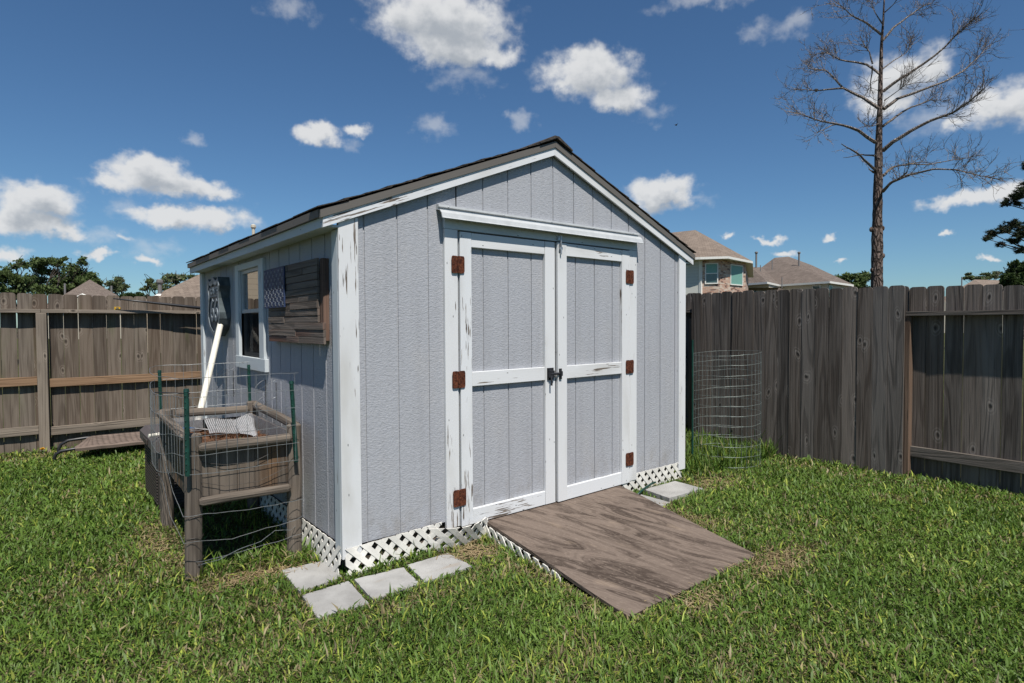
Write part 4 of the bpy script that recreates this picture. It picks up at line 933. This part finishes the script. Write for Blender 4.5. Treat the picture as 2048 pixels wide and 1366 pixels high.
# ------------------------------------------------------------------ trees
def leaves(mb, c, r, n, size, elong=1.0, shell=.5):
    """leaf-sized faces in an ellipsoid c, r(3)"""
    c = np.array(c); sub = max(3, n//45); ctr = rng.normal(size=(sub, 3)); ctr /= np.linalg.norm(ctr, axis=1)[:, None]; ctr *= (rng.random((sub, 1))**.45)*.85
    idx = rng.integers(0, sub, n); p = ctr[idx] + rng.normal(size=(n, 3))*.17; p = c + p*np.array(r)
    a = rng.normal(size=(n, 3)); a /= np.linalg.norm(a, axis=1)[:, None]; b = np.cross(a, rng.normal(size=(n, 3))); b /= np.linalg.norm(b, axis=1)[:, None]
    s = size*(.6+.8*rng.random((n, 1))); A = a*s*elong; B = b*s
    q = np.stack([p-A, p+B*.5, p+A, p-B*.5], 1)
    for k in range(n): i = len(mb.v); mb.v += [tuple(x) for x in q[k]]; mb.f.append((i, i+1, i+2, i+3)); mb.uv.append([(0, 0), (1, 0), (1, 1), (0, 1)])
def limb(mb, p, q, r0, r1, bend=.12, n=6, k=5):
    p, q = V(p), V(q); L = (q-p).length; o = V((random.uniform(-1, 1), random.uniform(-1, 1), random.uniform(-.3, .6)))*L*bend; pts = []; rs = []
    for t in range(k+1):
        f = t/k; pts.append(p.lerp(q, f)+o*math.sin(math.pi*f)); rs.append(r0+(r1-r0)*f)
    mb.tube(pts, rs, n, cap=False); return pts
def tree(name, lab, u, d, blobs, mat, size=.22, dens=1.0, tr=.25, elong=1.0, bark='oakbark', group=None, fork=.4, dead=0):
    base = atz(u, d, 0); t = thing(name, lab, 'tree', base, group)
    lf, br, tk = MB(), MB(), MB(); zc = [at(b[0], b[1], d).z for b in blobs]; fz = min(zc)*fork+.6
    top = base+V((random.uniform(-.3, .3), random.uniform(-.3, .3), fz)); limb(tk, base, top, tr, tr*.75, .04, 8)
    for (bu, bv, ru, rv) in blobs:
        dd = d+random.uniform(-1, 1)*ru/F*d*.6; c = at(bu, bv, dd); rx, rz_ = ru/F*d, rv/F*d
        pts = limb(br, top, c-V((0, 0, rz_*.2)), tr*.5, tr*.1, .15)
        for _ in range(4): limb(br, pts[3], c+V((random.uniform(-1, 1)*rx, random.uniform(-1, 1)*rx, random.uniform(-.6, .9)*rz_)), tr*.16, .02, .2, 4, 4)
        for _ in range(dead): limb(br, pts[4], c+V((random.uniform(-1, 1)*rx, random.uniform(-1, 1)*rx, random.uniform(.7, 1.6)*rz_)), tr*.1, .02, .25, 4, 4)
        n = int(dens*34*(ru*rv)/(size*F/d)**2); leaves(lf, c, (rx, rx, rz_), max(40, n), size, elong)
    tk.build('trunk', M[bark], t, smooth=True); br.build('branches', M[bark], t, smooth=True); lf.build('crown', M[mat], t); return t
GT = 'trees beyond the back fence'
tree('oak_tree', 'sparse oak with bare pale limbs at the far left edge over back fence', 38, 66, [(12, 548, 26, 22), (34, 530, 20, 12), (10, 572, 26, 16), (48, 565, 22, 20), (30, 585, 34, 14)], 'oak', .19, .42, .3, group=GT, dead=3)
tree('oak_tree', 'tallest dark oak with spreading flat crown and forked trunk behind back fence', 80, 72, [(88, 522, 26, 13), (112, 525, 24, 11), (75, 535, 20, 14), (70, 556, 18, 18), (96, 545, 22, 10), (128, 520, 12, 8), (85, 578, 30, 14)], 'oak', .19, .6, .32, group=GT, fork=.35)
tree('oak_tree', 'full dark green oak left of the pyramid roof peak', 150, 80, [(150, 548, 30, 20), (165, 523, 14, 8), (128, 565, 24, 18), (172, 560, 22, 18), (115, 582, 26, 12), (195, 568, 14, 14), (150, 575, 30, 14)], 'oak', .2, .72, .3, group=GT)
tree('oak_tree', 'small grey green tree right of the pyramid roof peak', 236, 72, [(232, 568, 20, 13), (246, 578, 13, 11), (222, 580, 14, 12), (240, 558, 10, 6)], 'oak_pale', .18, .7, .2, group=GT, dead=3)
tree('round_shrub', 'low dark shrub mass between the two left roofs over back fence', 272, 62, [(262, 594, 16, 8), (284, 595, 14, 7), (276, 590, 12, 5), (250, 598, 14, 9)], 'dark_tree', .16, 1.1, .12, group=GT)
tree('oak_tree', 'thin crowned grey green tree behind the long tan roof left of the shed', 325, 58, [(308, 566, 20, 11), (340, 560, 20, 12), (362, 556, 16, 10), (295, 574, 12, 8), (330, 575, 24, 8), (384, 560, 14, 12)], 'oak_pale', .17, .6, .2, group=GT, dead=4)
GR = 'trees beyond the right fence'
tree('oak_tree', 'dark leafy tree between the wide house and the dead pine', 1712, 76, [(1690, 555, 18, 10), (1715, 560, 22, 14), (1735, 552, 14, 10), (1700, 572, 24, 10), (1728, 576, 18, 10)], 'oak', .2, .9, .25, group=GR)
tree('oak_tree', 'thin far tree line crown above the distant right roof', 1965, 95, [(1938, 553, 14, 7), (1975, 552, 18, 8), (1992, 548, 12, 8), (1960, 558, 18, 6)], 'oak_pale', .24, .8, .2, group=GR, dead=2)
tree('oak_tree', 'large dark bushy tree at the right edge, under the pine boughs', 2050, 45, [(2030, 548, 24, 22), (2018, 565, 18, 16), (2045, 530, 20, 14), (2060, 560, 30, 26), (2028, 525, 10, 8), (2005, 572, 10, 8)], 'dark_tree', .15, 1.2, .25, group=GR)
# living pine at the right edge
pd = 27; pt_ = thing('pine_tree', 'living pine with dark needle boughs reaching in from the right edge', 'tree', atz(2110, pd, 0), GR)
tk, br, lf = MB(), MB(), MB(); limb(tk, atz(2110, pd, 0), at(2100, 120, pd), .24, .1, .02, 8)
for bu, bv, su, sv, bl in ((2030, 392, 2102, 440, [(2040, 388, 18, 14), (2022, 400, 14, 9), (2008, 408, 9, 7), (2035, 408, 10, 6), (2055, 372, 16, 14)]), (1985, 475, 2104, 520, [(2026, 452, 22, 15), (2005, 462, 15, 9), (1985, 468, 13, 9), (1974, 478, 8, 7), (2002, 490, 10, 6), (2026, 482, 14, 8), (2045, 468, 18, 14), (2040, 500, 12, 10)]), (2070, 330, 2100, 380, [(2068, 330, 20, 16), (2085, 300, 20, 18)]), (2150, 400, 2104, 440, [(2150, 395, 26, 20), (2170, 440, 24, 18)])):
    b0 = at(su, sv, pd)
    for c in bl:
        cc = at(c[0], c[1], pd+random.uniform(-.5, .5)); limb(br, b0, cc, .05, .012, .08, 5)
        rx, rz_ = c[2]/F*pd, c[3]/F*pd; n = int(34*c[2]*c[3]/5)
        sub = max(5, n//26)
        for k in range(sub):                                   # needle tufts
            o = V(rng.normal(size=3)); o = o.normalized()*random.random()**.5; tc = cc+V((o.x*rx, o.y*rx, o.z*rz_*.9))
            for j in range(24):
                a = V(rng.normal(size=3)).normalized(); a.z = a.z*.7+.15; s_ = a.cross(V(rng.normal(size=3))).normalized()*.016; e_ = tc+a*random.uniform(.10, .2); lf.poly([tc-s_, tc+s_, e_], [(0, 0), (1, 0), (.5, 1)])
tk.build('trunk', M['bark'], pt_, smooth=True); br.build('branches', M['bark'], pt_); lf.build('crown', M['pine'], pt_)
# dead pine
DD = 24.0; dp = thing('dead_pine_tree', 'tall bare dead pine with a straight trunk behind the right fence', 'tree', atz(1755, DD, 0))
def zp(x, y, dz=0): return at(1540+x/2.277, y/2.277, DD+dz)
tr_pts = [(487, 1480, .235), (487, 1310, .22), (488, 1180, .21), (488, 1060, .205), (489, 1000, .178), (491, 870, .168), (494, 770, .155), (495, 660, .132), (500, 500, .10), (504, 340, .078), (508, 200, .055), (516, 90, .038), (520, 0, .028), (526, -70, .012)]
w = MB(); base = atz(1755, DD, 0); P = [V((base.x, base.y, -.1)), V((base.x, base.y, 1.0))]; Rr = [.29, .26]
for i, (x, y, r) in enumerate(tr_pts):
    P.append(zp(x, y)); Rr.append(r)
# subdivide for a knobbly outline
P2_, R2_ = [], []
for a, b, ra, rb in zip(P[:-1], P[1:], Rr[:-1], Rr[1:]):
    k = max(1, int((b-a).length/.22))
    for t in range(k): q = a.lerp(b, t/k); P2_.append(q); R2_.append((ra+(rb-ra)*t/k)*(1+.07*mnoise.noise((q.z*2.3, 1, 4))))
P2_.append(P[-1]); R2_.append(Rr[-1]); w.tube(P2_, R2_, 14, wob=.05)
for x, y in ((462, 1045), (512, 1040), (514, 1165), (466, 1230)): c = zp(x, y); w.ball(c, .085, 8, 6, (1, 1, 1.3))
w.build('trunk', M['bark'], dp, smooth=True)
BRS = [([(497, 500), (420, 445), (330, 400), (250, 320), (175, 310)], .075, 1), ([(330, 403), (215, 415), (80, 405)], .04, 1), ([(480, 650), (400, 595), (330, 570), (240, 555), (130, 515)], .07, -1), ([(300, 565), (215, 605)], .03, -1), ([(482, 775), (410, 705), (325, 655)], .06, -1.5), ([(480, 712), (420, 703), (333, 718)], .045, 1.5), ([(474, 785), (448, 768)], .05, 0),
      ([(513, 690), (560, 645), (640, 595), (730, 550), (830, 515), (900, 470), (980, 400)], .085, -1.5), ([(514, 575), (570, 530), (650, 485), (720, 458), (778, 455)], .055, 1), ([(516, 500), (580, 450), (690, 410), (790, 375), (880, 325), (950, 260), (1000, 205)], .07, .5), ([(516, 415), (600, 350), (700, 295), (800, 215), (870, 140), (930, 85)], .065, -1), ([(512, 800), (560, 760), (640, 745), (715, 738)], .06, 1.5), ([(620, 748), (740, 745), (850, 725), (910, 715)], .03, 1.8), ([(512, 872), (560, 825), (625, 785)], .075, -2), ([(545, 835), (640, 795), (740, 772), (850, 770), (960, 800), (1020, 810)], .05, -2.4),
      ([(502, 335), (440, 295), (390, 285), (320, 270), (260, 240), (180, 250)], .055, 1.2), ([(506, 155), (440, 105), (370, 65), (300, 10)], .05, -.8), ([(512, 185), (560, 130), (620, 80), (700, 30), (745, 5)], .05, .8), ([(470, 290), (455, 235), (415, 200)], .035, 0), ([(514, 110), (480, 60), (450, 0)], .03, .5), ([(520, 60), (560, 20), (600, -40)], .025, -.6), ([(468, 300), (462, 370), (450, 445)], .03, 1.2), ([(520, 460), (560, 430), (600, 400), (630, 375)], .022, -.5), ([(508, 320), (560, 280), (620, 240), (650, 200)], .03, .6), ([(500, 560), (470, 575), (430, 575)], .025, -.6)]
tw = MB(); big = MB()
def twig(p, d, L, r, lev):
    p = V(p); d = V(d).normalized(); pts = [p]; k = 4; q = p; dd = d.copy()
    for i in range(k):
        dd = (dd+V(rng.normal(size=3))*.17+V((0, 0, .06))).normalized(); q = q+dd*L/k; pts.append(q)
    tw.tube(pts, [r, r*.85, r*.7, r*.6, r*.4], 3, cap=False)
    if lev > 0:
        for i in range(random.choice((3, 4))):
            s = random.choice((1, 2, 3)); nd = (dd+V(rng.normal(size=3))*.62).normalized(); twig(pts[s].lerp(pts[s+1], random.random()), nd, L*random.uniform(.4, .7), r*.7, lev-1)
for pts, r, dz in BRS:
    n = len(pts); W_ = [zp(x, y, dz*(i/(n-1))*1.6) for i, (x, y) in enumerate(pts)]
    # smooth subdivision with small kinks
    Q = []
    for i in range(n-1):
        for t in range(4): q = W_[i].lerp(W_[i+1], t/4); q = q + V((mnoise.noise(q*1.3), mnoise.noise(q*1.3+V((9, 0, 0))), mnoise.noise(q*1.3+V((0, 9, 0)))))*.05; Q.append(q)
    Q.append(W_[-1]); m_ = len(Q); big.tube(Q, [r*(1-.78*i/(m_-1)) for i in range(m_)], 6)
    if n < 4 and r > .035 and dz in (-1.5, 1.5, 0): cnt = 1
    else: cnt = int(4.6*n)
    for k in range(cnt):
        f = random.uniform(.42, 1)**.7; i = min(m_-2, int(f*(m_-1))); d = (Q[i+1]-Q[i]).normalized(); sd = V(rng.normal(size=3)); sd -= d*sd.dot(d); sd.normalize()
        twig(Q[i].lerp(Q[i+1], random.random()), d*.75+sd*.75+V((0, 0, .25)), random.uniform(.4, 1.0), .0115, 2 if random.random() < .5 else 1)
big.build('branches', M['dead'], dp); tw.build('twigs', M['dead'], dp)
def bird(p, s, lab, fly=False):
    p = V(p); w = MB(); w.ball(p, s, 8, 6, (1.6, .8, .9)); w.ball(p+V((s*1.5, 0, s*.7)), s*.55, 8, 6); w.poly([p+V((s*1.9, -.01, s*.7)), p+V((s*1.9, .01, s*.7)), p+V((s*2.6, 0, s*.6))]); w.poly([p+V((-s*1.2, -s*.3, 0)), p+V((-s*1.2, s*.3, 0)), p+V((-s*3, s*.3, -s*.5)), p+V((-s*3, -s*.3, -s*.5))])
    if fly:
        for g_ in (-1, 1): w.poly([p+V((s, g_*s*.5, .2*s)), p+V((.2*s, g_*s*3, s*1.4)), p+V((-.6*s, g_*s*3.4, s*1.2)), p+V((-s, g_*s*.5, .2*s))])
    tag(w.build('bird', M['birdm'], smooth=True), lab, 'bird')
bird(zp(210, 411, 1), .075, 'small black bird perched on a left branch of the dead pine'); bird(at(1352, 250, 40), .055, 'tiny dark bird flying in the open sky above the shed roof', True)

# ------------------------------------------------------------------ grass
def vnoise(x, y, s, seed):
    r = np.random.default_rng(seed).random((256, 256)); X, Y = x*s+1000, y*s+1000; i, j = np.floor(X).astype(int), np.floor(Y).astype(int); fx, fy = X-i, Y-j; fx = fx*fx*(3-2*fx); fy = fy*fy*(3-2*fy)
    g_ = lambda a, b: r[a % 256, b % 256]
    return (g_(i, j)*(1-fx)+g_(i+1, j)*fx)*(1-fy)+(g_(i, j+1)*(1-fx)+g_(i+1, j+1)*fx)*fy
def inpoly(x, y, poly, grow=0):
    c = np.mean(np.array(poly), 0); P = [(px+(px-c[0])*grow, py+(py-c[1])*grow) for px, py in poly]; ins_ = np.zeros(len(x), bool); n = len(P)
    for k in range(n):
        (x0, y0), (x1, y1) = P[k], P[(k+1) % n]
        cnd = ((y0 > y) != (y1 > y)); xx = (x1-x0)*(y-y0)/((y1-y0) if y1 != y0 else 1e-9)+x0; ins_ ^= (cnd & (x < xx))
    return ins_
def segd(x, y, a, b):
    ax, ay = a; bx_, by = b; t = np.clip(((x-ax)*(bx_-ax)+(y-ay)*(by-ay))/((bx_-ax)**2+(by-ay)**2), 0, 1); return np.hypot(x-ax-t*(bx_-ax), y-ay-t*(by-ay))
NB = 2000000
x = rng.uniform(-5.5, 4.62, NB); y = rng.uniform(-4.0, 5.05, NB); dx, dy = x-CAM.x, y-CAM.y; dist = np.hypot(dx, dy)
ang = np.abs((np.arctan2(dx, dy)-YAW+np.pi) % (2*np.pi)-np.pi)
dens = 1.0*np.clip((2.4/np.maximum(dist, 1.6))**1.05, 0, 1.0)*np.where(ang < .86, 1, .30)*np.where(ang > 1.35, .15, 1)*(dist > .9)
dry = np.zeros(NB)
rampq = [(TL.x, TL.y), (TR.x, TR.y), (BR.x, BR.y), (BL.x, BL.y)]
for (ctr, rad, amt) in (((1.95, -1.42), (.34, .13), 1.1), ((2.18, -.62), (.17, .40), .8), ((.72, -.20), (.16, .16), 1.2), ((3.15, -.25), (.32, .16), .9), ((-.42, .30), (.26, .10), 1.1), ((-.72, 1.15), (.12, .55), .8), ((-1.05, .75), (.28, .3), .55), ((1.2, -1.42), (.2, .12), .8), ((-.42, -.25), (.16, .4), .5), ((.1, -.52), (.5, .12), .6), ((-1.3, 4.75), (1.2, .2), .8), ((.78, -.75), (.09, .45), .6), ((4.3, -1.0), (.2, 2.2), .35), ((-.75, -.4), (.5, .45), .35), ((.9, -1.9), (.6, .3), .35), ((2.6, -1.2), (.5, .35), .25)):
    dry = np.maximum(dry, amt*np.exp(-((x-ctr[0])/rad[0])**2-((y-ctr[1])/rad[1])**2))
n1 = vnoise(x, y, 1.6, 1); n2 = vnoise(x, y, 4.5, 2); n3 = vnoise(x, y, 13, 3); n4 = vnoise(x, y, .7, 5)
dry = dry*(.55+.9*n3) + np.clip((n2*.6+n1*.5-.74)*2.2, 0, .5)
dens *= np.clip(1.15-.75*np.clip(dry, 0, 1.1), .12, 1)*np.clip(.45+1.1*n3, .3, 1.2)
keep = rng.random(NB) < dens*1.0
keep &= ~((x > -.005) & (x < WID) & (y > -.0) & (y < DEP)); keep &= ~inpoly(x, y, rampq, .015)
for p in PAV: keep &= ~inpoly(x, y, p, .05)
und = (x > -.62) & (x < -.02) & (y > .55) & (y < 2.6); keep &= ~(und & (rng.random(NB) < .75))
x, y, dist, dry, n1, n2, n3, n4 = (q[keep] for q in (x, y, dist, dry, n1, n2, n3, n4)); nb = len(x); print('blades', nb)
tall = ((x > 3.15) & (y > -.1)).astype(float)*np.clip((x-3.15)*3, 0, 1); shedge = ((x > -.2) & (x < -.01) & (y > 0.2)) | ((np.abs(x+.38) < .28) & (np.abs(y-.40) < .12)); fenceb = (x > 4.33) | (y > 4.8)
h = (.020+.028*rng.random(nb)**1.4)*(.75+.6*n2)*(1+1.5*tall)*np.where(shedge, 1.7, 1)*np.where(fenceb, 1.25, 1)*(1-.45*np.clip(dry, 0, 1))
for p in PAV+[rampq]:
    e = np.min([segd(x, y, p[k], p[(k+1) % 4]) for k in range(4)], 0); h *= np.where(e < .03, .75, 1)
long_ = rng.random(nb) < .04; h = np.where(long_, h*1.6, h)
wd = (.0016+.0020*rng.random(nb))*(1+.30*np.clip(dist-2.3, 0, 6)/2)*np.where(long_, 1.35, 1)
that = (rng.random(nb) < .27) & ~long_ & (tall < .3); wd = np.where(that, wd*.62, wd); h = np.where(that, h*.8, h); tw_ = rng.uniform(-.6, .6, nb)
az = rng.uniform(0, 2*np.pi, nb)+1.2*(n1-.5); lean = np.clip(rng.normal(1.02, .36, nb), .05, 1.45)*np.where(tall > .3, .5, 1)*np.where(long_, .85, 1); lean = np.where(that, np.clip(rng.normal(1.3, .2, nb), .6, 1.5), lean)
D = np.stack([np.cos(az), np.sin(az)], 1); Sx = np.stack([-np.sin(az), np.cos(az)], 1)
L = h*1.35; l1 = lean*.6; r1 = L*.55*np.sin(l1); z1 = L*.55*np.cos(l1); l2 = np.minimum(lean*1.25, 1.9); r2 = r1+L*.45*np.sin(l2); z2 = np.maximum(z1+L*.45*np.cos(l2), .004)

B = np.stack([x, y], 1); zb0 = np.full(nb, -.003)+.010*rng.random(nb)
def vv(r, z, s, wsc): return np.concatenate([B+D*r[:, None]+Sx*(s*wd*wsc)[:, None], (z+s*wd*wsc*tw_)[:, None]], 1)
zero = np.zeros(nb)
verts = np.stack([vv(zero, zb0, -1, .8), vv(zero, zb0, 1, .8), vv(r1, zb0+z1, -1, 1), vv(r1, zb0+z1, 1, 1), vv(r2, zb0+z2, 0, 0)], 1).reshape(-1, 3).astype(np.float32)
base = (np.arange(nb)*5)[:, None]
quads = base+np.array([0, 1, 3, 2]); tris = base+np.array([2, 3, 4])
loops = np.concatenate([quads, tris], 1).reshape(-1).astype(np.int32)
ls = (np.arange(nb)[:, None]*7+np.array([0, 4])).reshape(-1).astype(np.int32); lt = np.tile(np.array([4, 3], np.int32), nb)
me = bpy.data.meshes.new('lawn_grass'); me.vertices.add(nb*5); me.vertices.foreach_set('co', verts.reshape(-1)); me.loops.add(len(loops)); me.loops.foreach_set('vertex_index', loops); me.polygons.add(nb*2); me.polygons.foreach_set('loop_start', ls); me.polygons.foreach_set('loop_total', lt); me.update(); me.validate()
g1, g2, g3, st_ = np.array([.072, .135, .020]), np.array([.135, .215, .036]), np.array([.27, .315, .055]), np.array([.27, .22, .115])
f = np.clip(.55*rng.random(nb)+.7*(n1-.3)+.25*(n4-.5), 0, 1)[:, None]; colr = g1*(1-f)+g2*f
dry = dry*(1-.85*tall); yel = (rng.random(nb) < .06+.28*np.clip(dry, 0, 1)+.05*(n2 > .6))[:, None]; colr = np.where(yel, g3*(.75+.5*rng.random((nb, 1))), colr)
str_ = (rng.random(nb) < .012+.03*(n3 > .65)+.55*np.clip(dry, 0, 1))[:, None]; colr = np.where(str_, st_*(.55+.6*rng.random((nb, 1))), colr); colr = np.where(that[:, None], np.array([.135, .135, .062])*(.5+.8*rng.random((nb, 1)))+np.array([.09, .05, .015])*np.clip(dry, 0, 1)[:, None], colr)
colr = colr*(.7+.6*rng.random((nb, 1)))
ca = me.color_attributes.new('blade_tint', 'FLOAT_COLOR', 'POINT'); cc = np.ones((nb, 5, 4), np.float32); cc[:, :, :3] = colr[:, None, :]; ca.data.foreach_set('color', cc.reshape(-1))
m, N = new_mat('grass_blades'); at_ = N.n('ShaderNodeAttribute', attribute_name='blade_tint').outputs[0]
setc(N, at_, .5, spec=.28); d = N.n('ShaderNodeBsdfTranslucent', {'Color': at_}); mx = N.n('ShaderNodeMixShader', {0: .28, 1: N.b.outputs[0], 2: d.outputs[0]}); N.t.links.new(mx.outputs[0], N.out.inputs[0])
me.materials.append(m); go = bpy.data.objects.new('lawn_grass', me); COL.objects.link(go); tag(go, 'coarse green lawn grass with yellow and dry straw patches', 'grass', kind='stuff')
# thin cut-grass litter lies in the dry patches
w = MB()
for (cx, cy, rx, ry, n) in ((1.95, -1.40, .30, .12, 420), (2.18, -.62, .14, .38, 260), (.72, -.20, .15, .13, 260), (3.15, -.25, .3, .14, 320), (-.40, .28, .26, .09, 420), (1.2, -1.40, .18, .1, 160), (-.70, 1.1, .12, .5, 300)):
    for k in range(n):
        a = random.uniform(0, 3.1416); c = V((random.gauss(cx, rx*.6), random.gauss(cy, ry*.6), random.uniform(.006, .022))); d = V((math.cos(a), math.sin(a), random.uniform(-.15, .15)))*random.uniform(.012, .04); s_ = V((-d.y, d.x, 0)).normalized()*random.uniform(.0012, .0026); w.poly([c-d-s_, c+d-s_, c+d+s_, c-d+s_])
tag(w.build('dry_clippings', mat_leaf('straw', (.30, .22, .12), (.46, .36, .21), .2)), 'dry straw coloured grass clippings on bare patches', 'clippings', kind='stuff')

# ------------------------------------------------------------------ light and sky
SUN = V((-.19, -.575, 1.0)).normalized(); EL = math.asin(SUN.z); AZ = math.atan2(SUN.x, SUN.y)
sl = bpy.data.lights.new('sun', 'SUN'); sl.energy = 4.9; sl.angle = math.radians(.5); sl.color = (1.0, .95, .875)
so = bpy.data.objects.new('sun', sl); COL.objects.link(so); so.rotation_euler = SUN.to_track_quat('Z', 'Y').to_euler(); so.location = (0, 0, 20)
wd_ = bpy.data.worlds.new('World'); S.world = wd_; wd_.use_nodes = True; nt = wd_.node_tree; nt.nodes.clear(); N = NT(nt)
sky = N.n('ShaderNodeTexSky', sky_type='NISHITA', sun_disc=False); sky.sun_elevation = EL; sky.sun_rotation = AZ; sky.air_density = 1.0; sky.dust_density = .15; sky.ozone_density = 2.0; sky.altitude = 50
CL = [(885, 40, 125, 60, 1.2), (905, 95, 95, 45, 1.15), (800, 30, 50, 40, .9), (985, 110, 75, 28, .9), (1175, 150, 85, 52, 1.15), (1235, 195, 80, 35, .95), (1120, 170, 45, 28, .8), (640, 272, 48, 25, 1.1), (715, 262, 42, 20, .75), (295, 345, 75, 36, 1.15), (350, 370, 110, 26, 1.1), (225, 355, 60, 28, .95), (440, 386, 42, 20, 1.0), (330, 430, 80, 24, 1.05), (410, 442, 105, 26, 1.05), (75, 400, 80, 36, 1.2), (50, 445, 110, 26, 1.1), (130, 460, 55, 18, .9), (20, 415, 60, 40, 1.0), (1320, 388, 66, 32, 1.2), (1370, 400, 35, 24, .95), (1800, 150, 100, 58, 1.0), (1770, 200, 80, 45, .8), (1860, 140, 60, 40, .9), (1985, 215, 100, 44, 1.0), (1920, 245, 60, 30, .75), (2060, 200, 60, 50, 1.0), (1900, 402, 65, 16, .95), (1965, 390, 80, 20, 1.05), (2040, 380, 60, 26, 1.0), (1667, 472, 22, 10, .9), (1460, 476, 22, 11, .85), (1535, 479, 30, 11, .85), (1560, 513, 40, 11, .8), (185, 504, 34, 13, 1.0), (295, 518, 44, 15, .75), (12, 508, 52, 20, 1.0), (1970, 518, 20, 9, .9), (1873, 472, 18, 9, .85), (1685, 521, 24, 8, .75), (235, 470, 42, 17, .6), (1130, 130, 20, 30, .6)]
WL = [(868, 245, 44, 34, 1.), (580, 22, 70, 34, .9), (1512, 62, 42, 40, .85), (1585, 48, 60, 40, .95), (1400, 4, 110, 24, 1.), (375, 268, 40, 20, .7), (1038, 238, 30, 24, 1.), (1130, 150, 90, 60, .8), (930, 150, 100, 40, .8), (1300, 220, 60, 40, .7), (200, 470, 100, 30, .8), (310, 500, 80, 40, .8), (690, 290, 60, 25, .6), (1400, 400, 60, 30, .7), (1860, 230, 120, 60, .8), (250, 410, 60, 50, .6), (470, 440, 70, 40, .7)]
def azel(v): v = V(v).normalized(); return math.atan2(v.x, v.y), math.asin(v.z)
def cloud_group(name, lst):
    grp = bpy.data.node_groups.new(name, 'ShaderNodeTree'); grp.interface.new_socket('Vector', in_out='INPUT', socket_type='NodeSocketVector'); grp.interface.new_socket('Value', in_out='OUTPUT', socket_type='NodeSocketFloat')
    G = NT(grp); gi = G.n('NodeGroupInput'); go_ = G.n('NodeGroupOutput'); acc = None
    for (u, v, ru, rv, k) in lst:
        a, e = azel(ray(u, v)); a2, _ = azel(ray(u+ru, v)); _, e2 = azel(ray(u, v-rv)); rw, rh = abs(a2-a)*1.03, abs(e2-e)*1.03
        p = G.vec('MULTIPLY', G.vec('SUBTRACT', gi.outputs[0], (a, e, 0)), (1/rw, 1/rh, 0))
        ln = G.n('ShaderNodeVectorMath', {0: p}, operation='LENGTH').outputs['Value']; dn_ = G.math('MULTIPLY_ADD', ln, -1.0, k)
        acc = dn_ if acc is None else G.n('ShaderNodeMath', {0: acc, 1: dn_, 2: .35}, operation='SMOOTH_MAX').outputs[0]
    grp.links.new(acc, go_.inputs[0]); return grp
grp = cloud_group('cloud_field', CL); grpw = cloud_group('wisp_field', WL)
dirv = N.n('ShaderNodeTexCoord').outputs['Generated']; dirn = N.n('ShaderNodeVectorMath', {0: dirv}, operation='NORMALIZE').outputs[0]; sx = N.n('ShaderNodeSeparateXYZ', {0: dirn})
azv = N.math('ARCTAN2', sx.outputs[0], sx.outputs[1]); elv = N.math('ARCSINE', sx.outputs[2]); ae = N.n('ShaderNodeCombineXYZ', {0: azv, 1: elv, 2: 0.0}).outputs[0]
w1 = N.n('ShaderNodeTexNoise', {'Vector': ae, 'Scale': 14.0, 'Detail': 2.0, 'Roughness': .5}).outputs[1]; w2 = N.n('ShaderNodeTexNoise', {'Vector': ae, 'Scale': 42.0, 'Detail': 3.0, 'Roughness': .6}).outputs[1]
wp = N.vec('ADD', ae, N.vec('ADD', N.vec('MULTIPLY', N.vec('SUBTRACT', w1, (.5, .5, .5)), (.055, .035, 0)), N.vec('MULTIPLY', N.vec('SUBTRACT', w2, (.5, .5, .5)), (.04, .03, 0))))
def field(vec, g=None): x_ = nt.nodes.new('ShaderNodeGroup'); x_.node_tree = g or grp; nt.links.new(vec, x_.inputs[0]); return x_.outputs[0]
fb = N.n('ShaderNodeTexNoise', {'Vector': N.vec('MULTIPLY', ae, (1, 1.35, 1)), 'Scale': 34.0, 'Detail': 5.0, 'Roughness': .52}).outputs[0]
f0 = field(wp); f1 = field(N.vec('ADD', wp, (-.012, .020, 0)))
dens0 = N.math('ADD', f0, N.math('MULTIPLY', N.math('SUBTRACT', fb, .5), 1.05))
fw = field(wp, grpw); wis = N.mapr(N.math('ADD', fw, N.math('MULTIPLY', N.math('SUBTRACT', fb, .5), 1.6)), -.05, 1.0, 0, .42)
mask = N.math('MAXIMUM', N.math('POWER', N.mapr(dens0, -.18, .62), 1.3), wis); mask = N.math('MULTIPLY', mask, N.mapr(sx.outputs[2], .0, .03))
fb2 = N.n('ShaderNodeTexNoise', {'Vector': N.vec('ADD', N.vec('MULTIPLY', ae, (1, 1.35, 1)), (-.006, .012, 0)), 'Scale': 34.0, 'Detail': 4.0, 'Roughness': .52}).outputs[0]
dens1 = N.math('ADD', f1, N.math('MULTIPLY', N.math('SUBTRACT', fb2, .5), 1.2))
shade = N.mapr(dens1, .1, 1.15)
ccol = N.mix(shade, (.86, .87, .88), (.47, .51, .56))
skc = N.mix(1.0, sky.outputs[0], (.66, .935, 1.15), 'MULTIPLY')
bgs = N.n('ShaderNodeBackground', {'Color': skc, 'Strength': .062}); bgc = N.n('ShaderNodeBackground', {'Color': ccol, 'Strength': .70})
mx = N.n('ShaderNodeMixShader', {0: N.math('MULTIPLY', mask, .96), 1: bgs.outputs[0], 2: bgc.outputs[0]}); ow = N.n('ShaderNodeOutputWorld', {0: mx.outputs[0]})
vs = S.view_settings; S.display_settings.display_device = 'sRGB'; vs.view_transform = 'Standard'; vs.look = 'None'; vs.exposure = .3; vs.gamma = 1; vs.use_curve_mapping = False
S.cycles.max_bounces = 6; S.cycles.diffuse_bounces = 3; S.cycles.transparent_max_bounces = 12; S.cycles.use_denoising = True
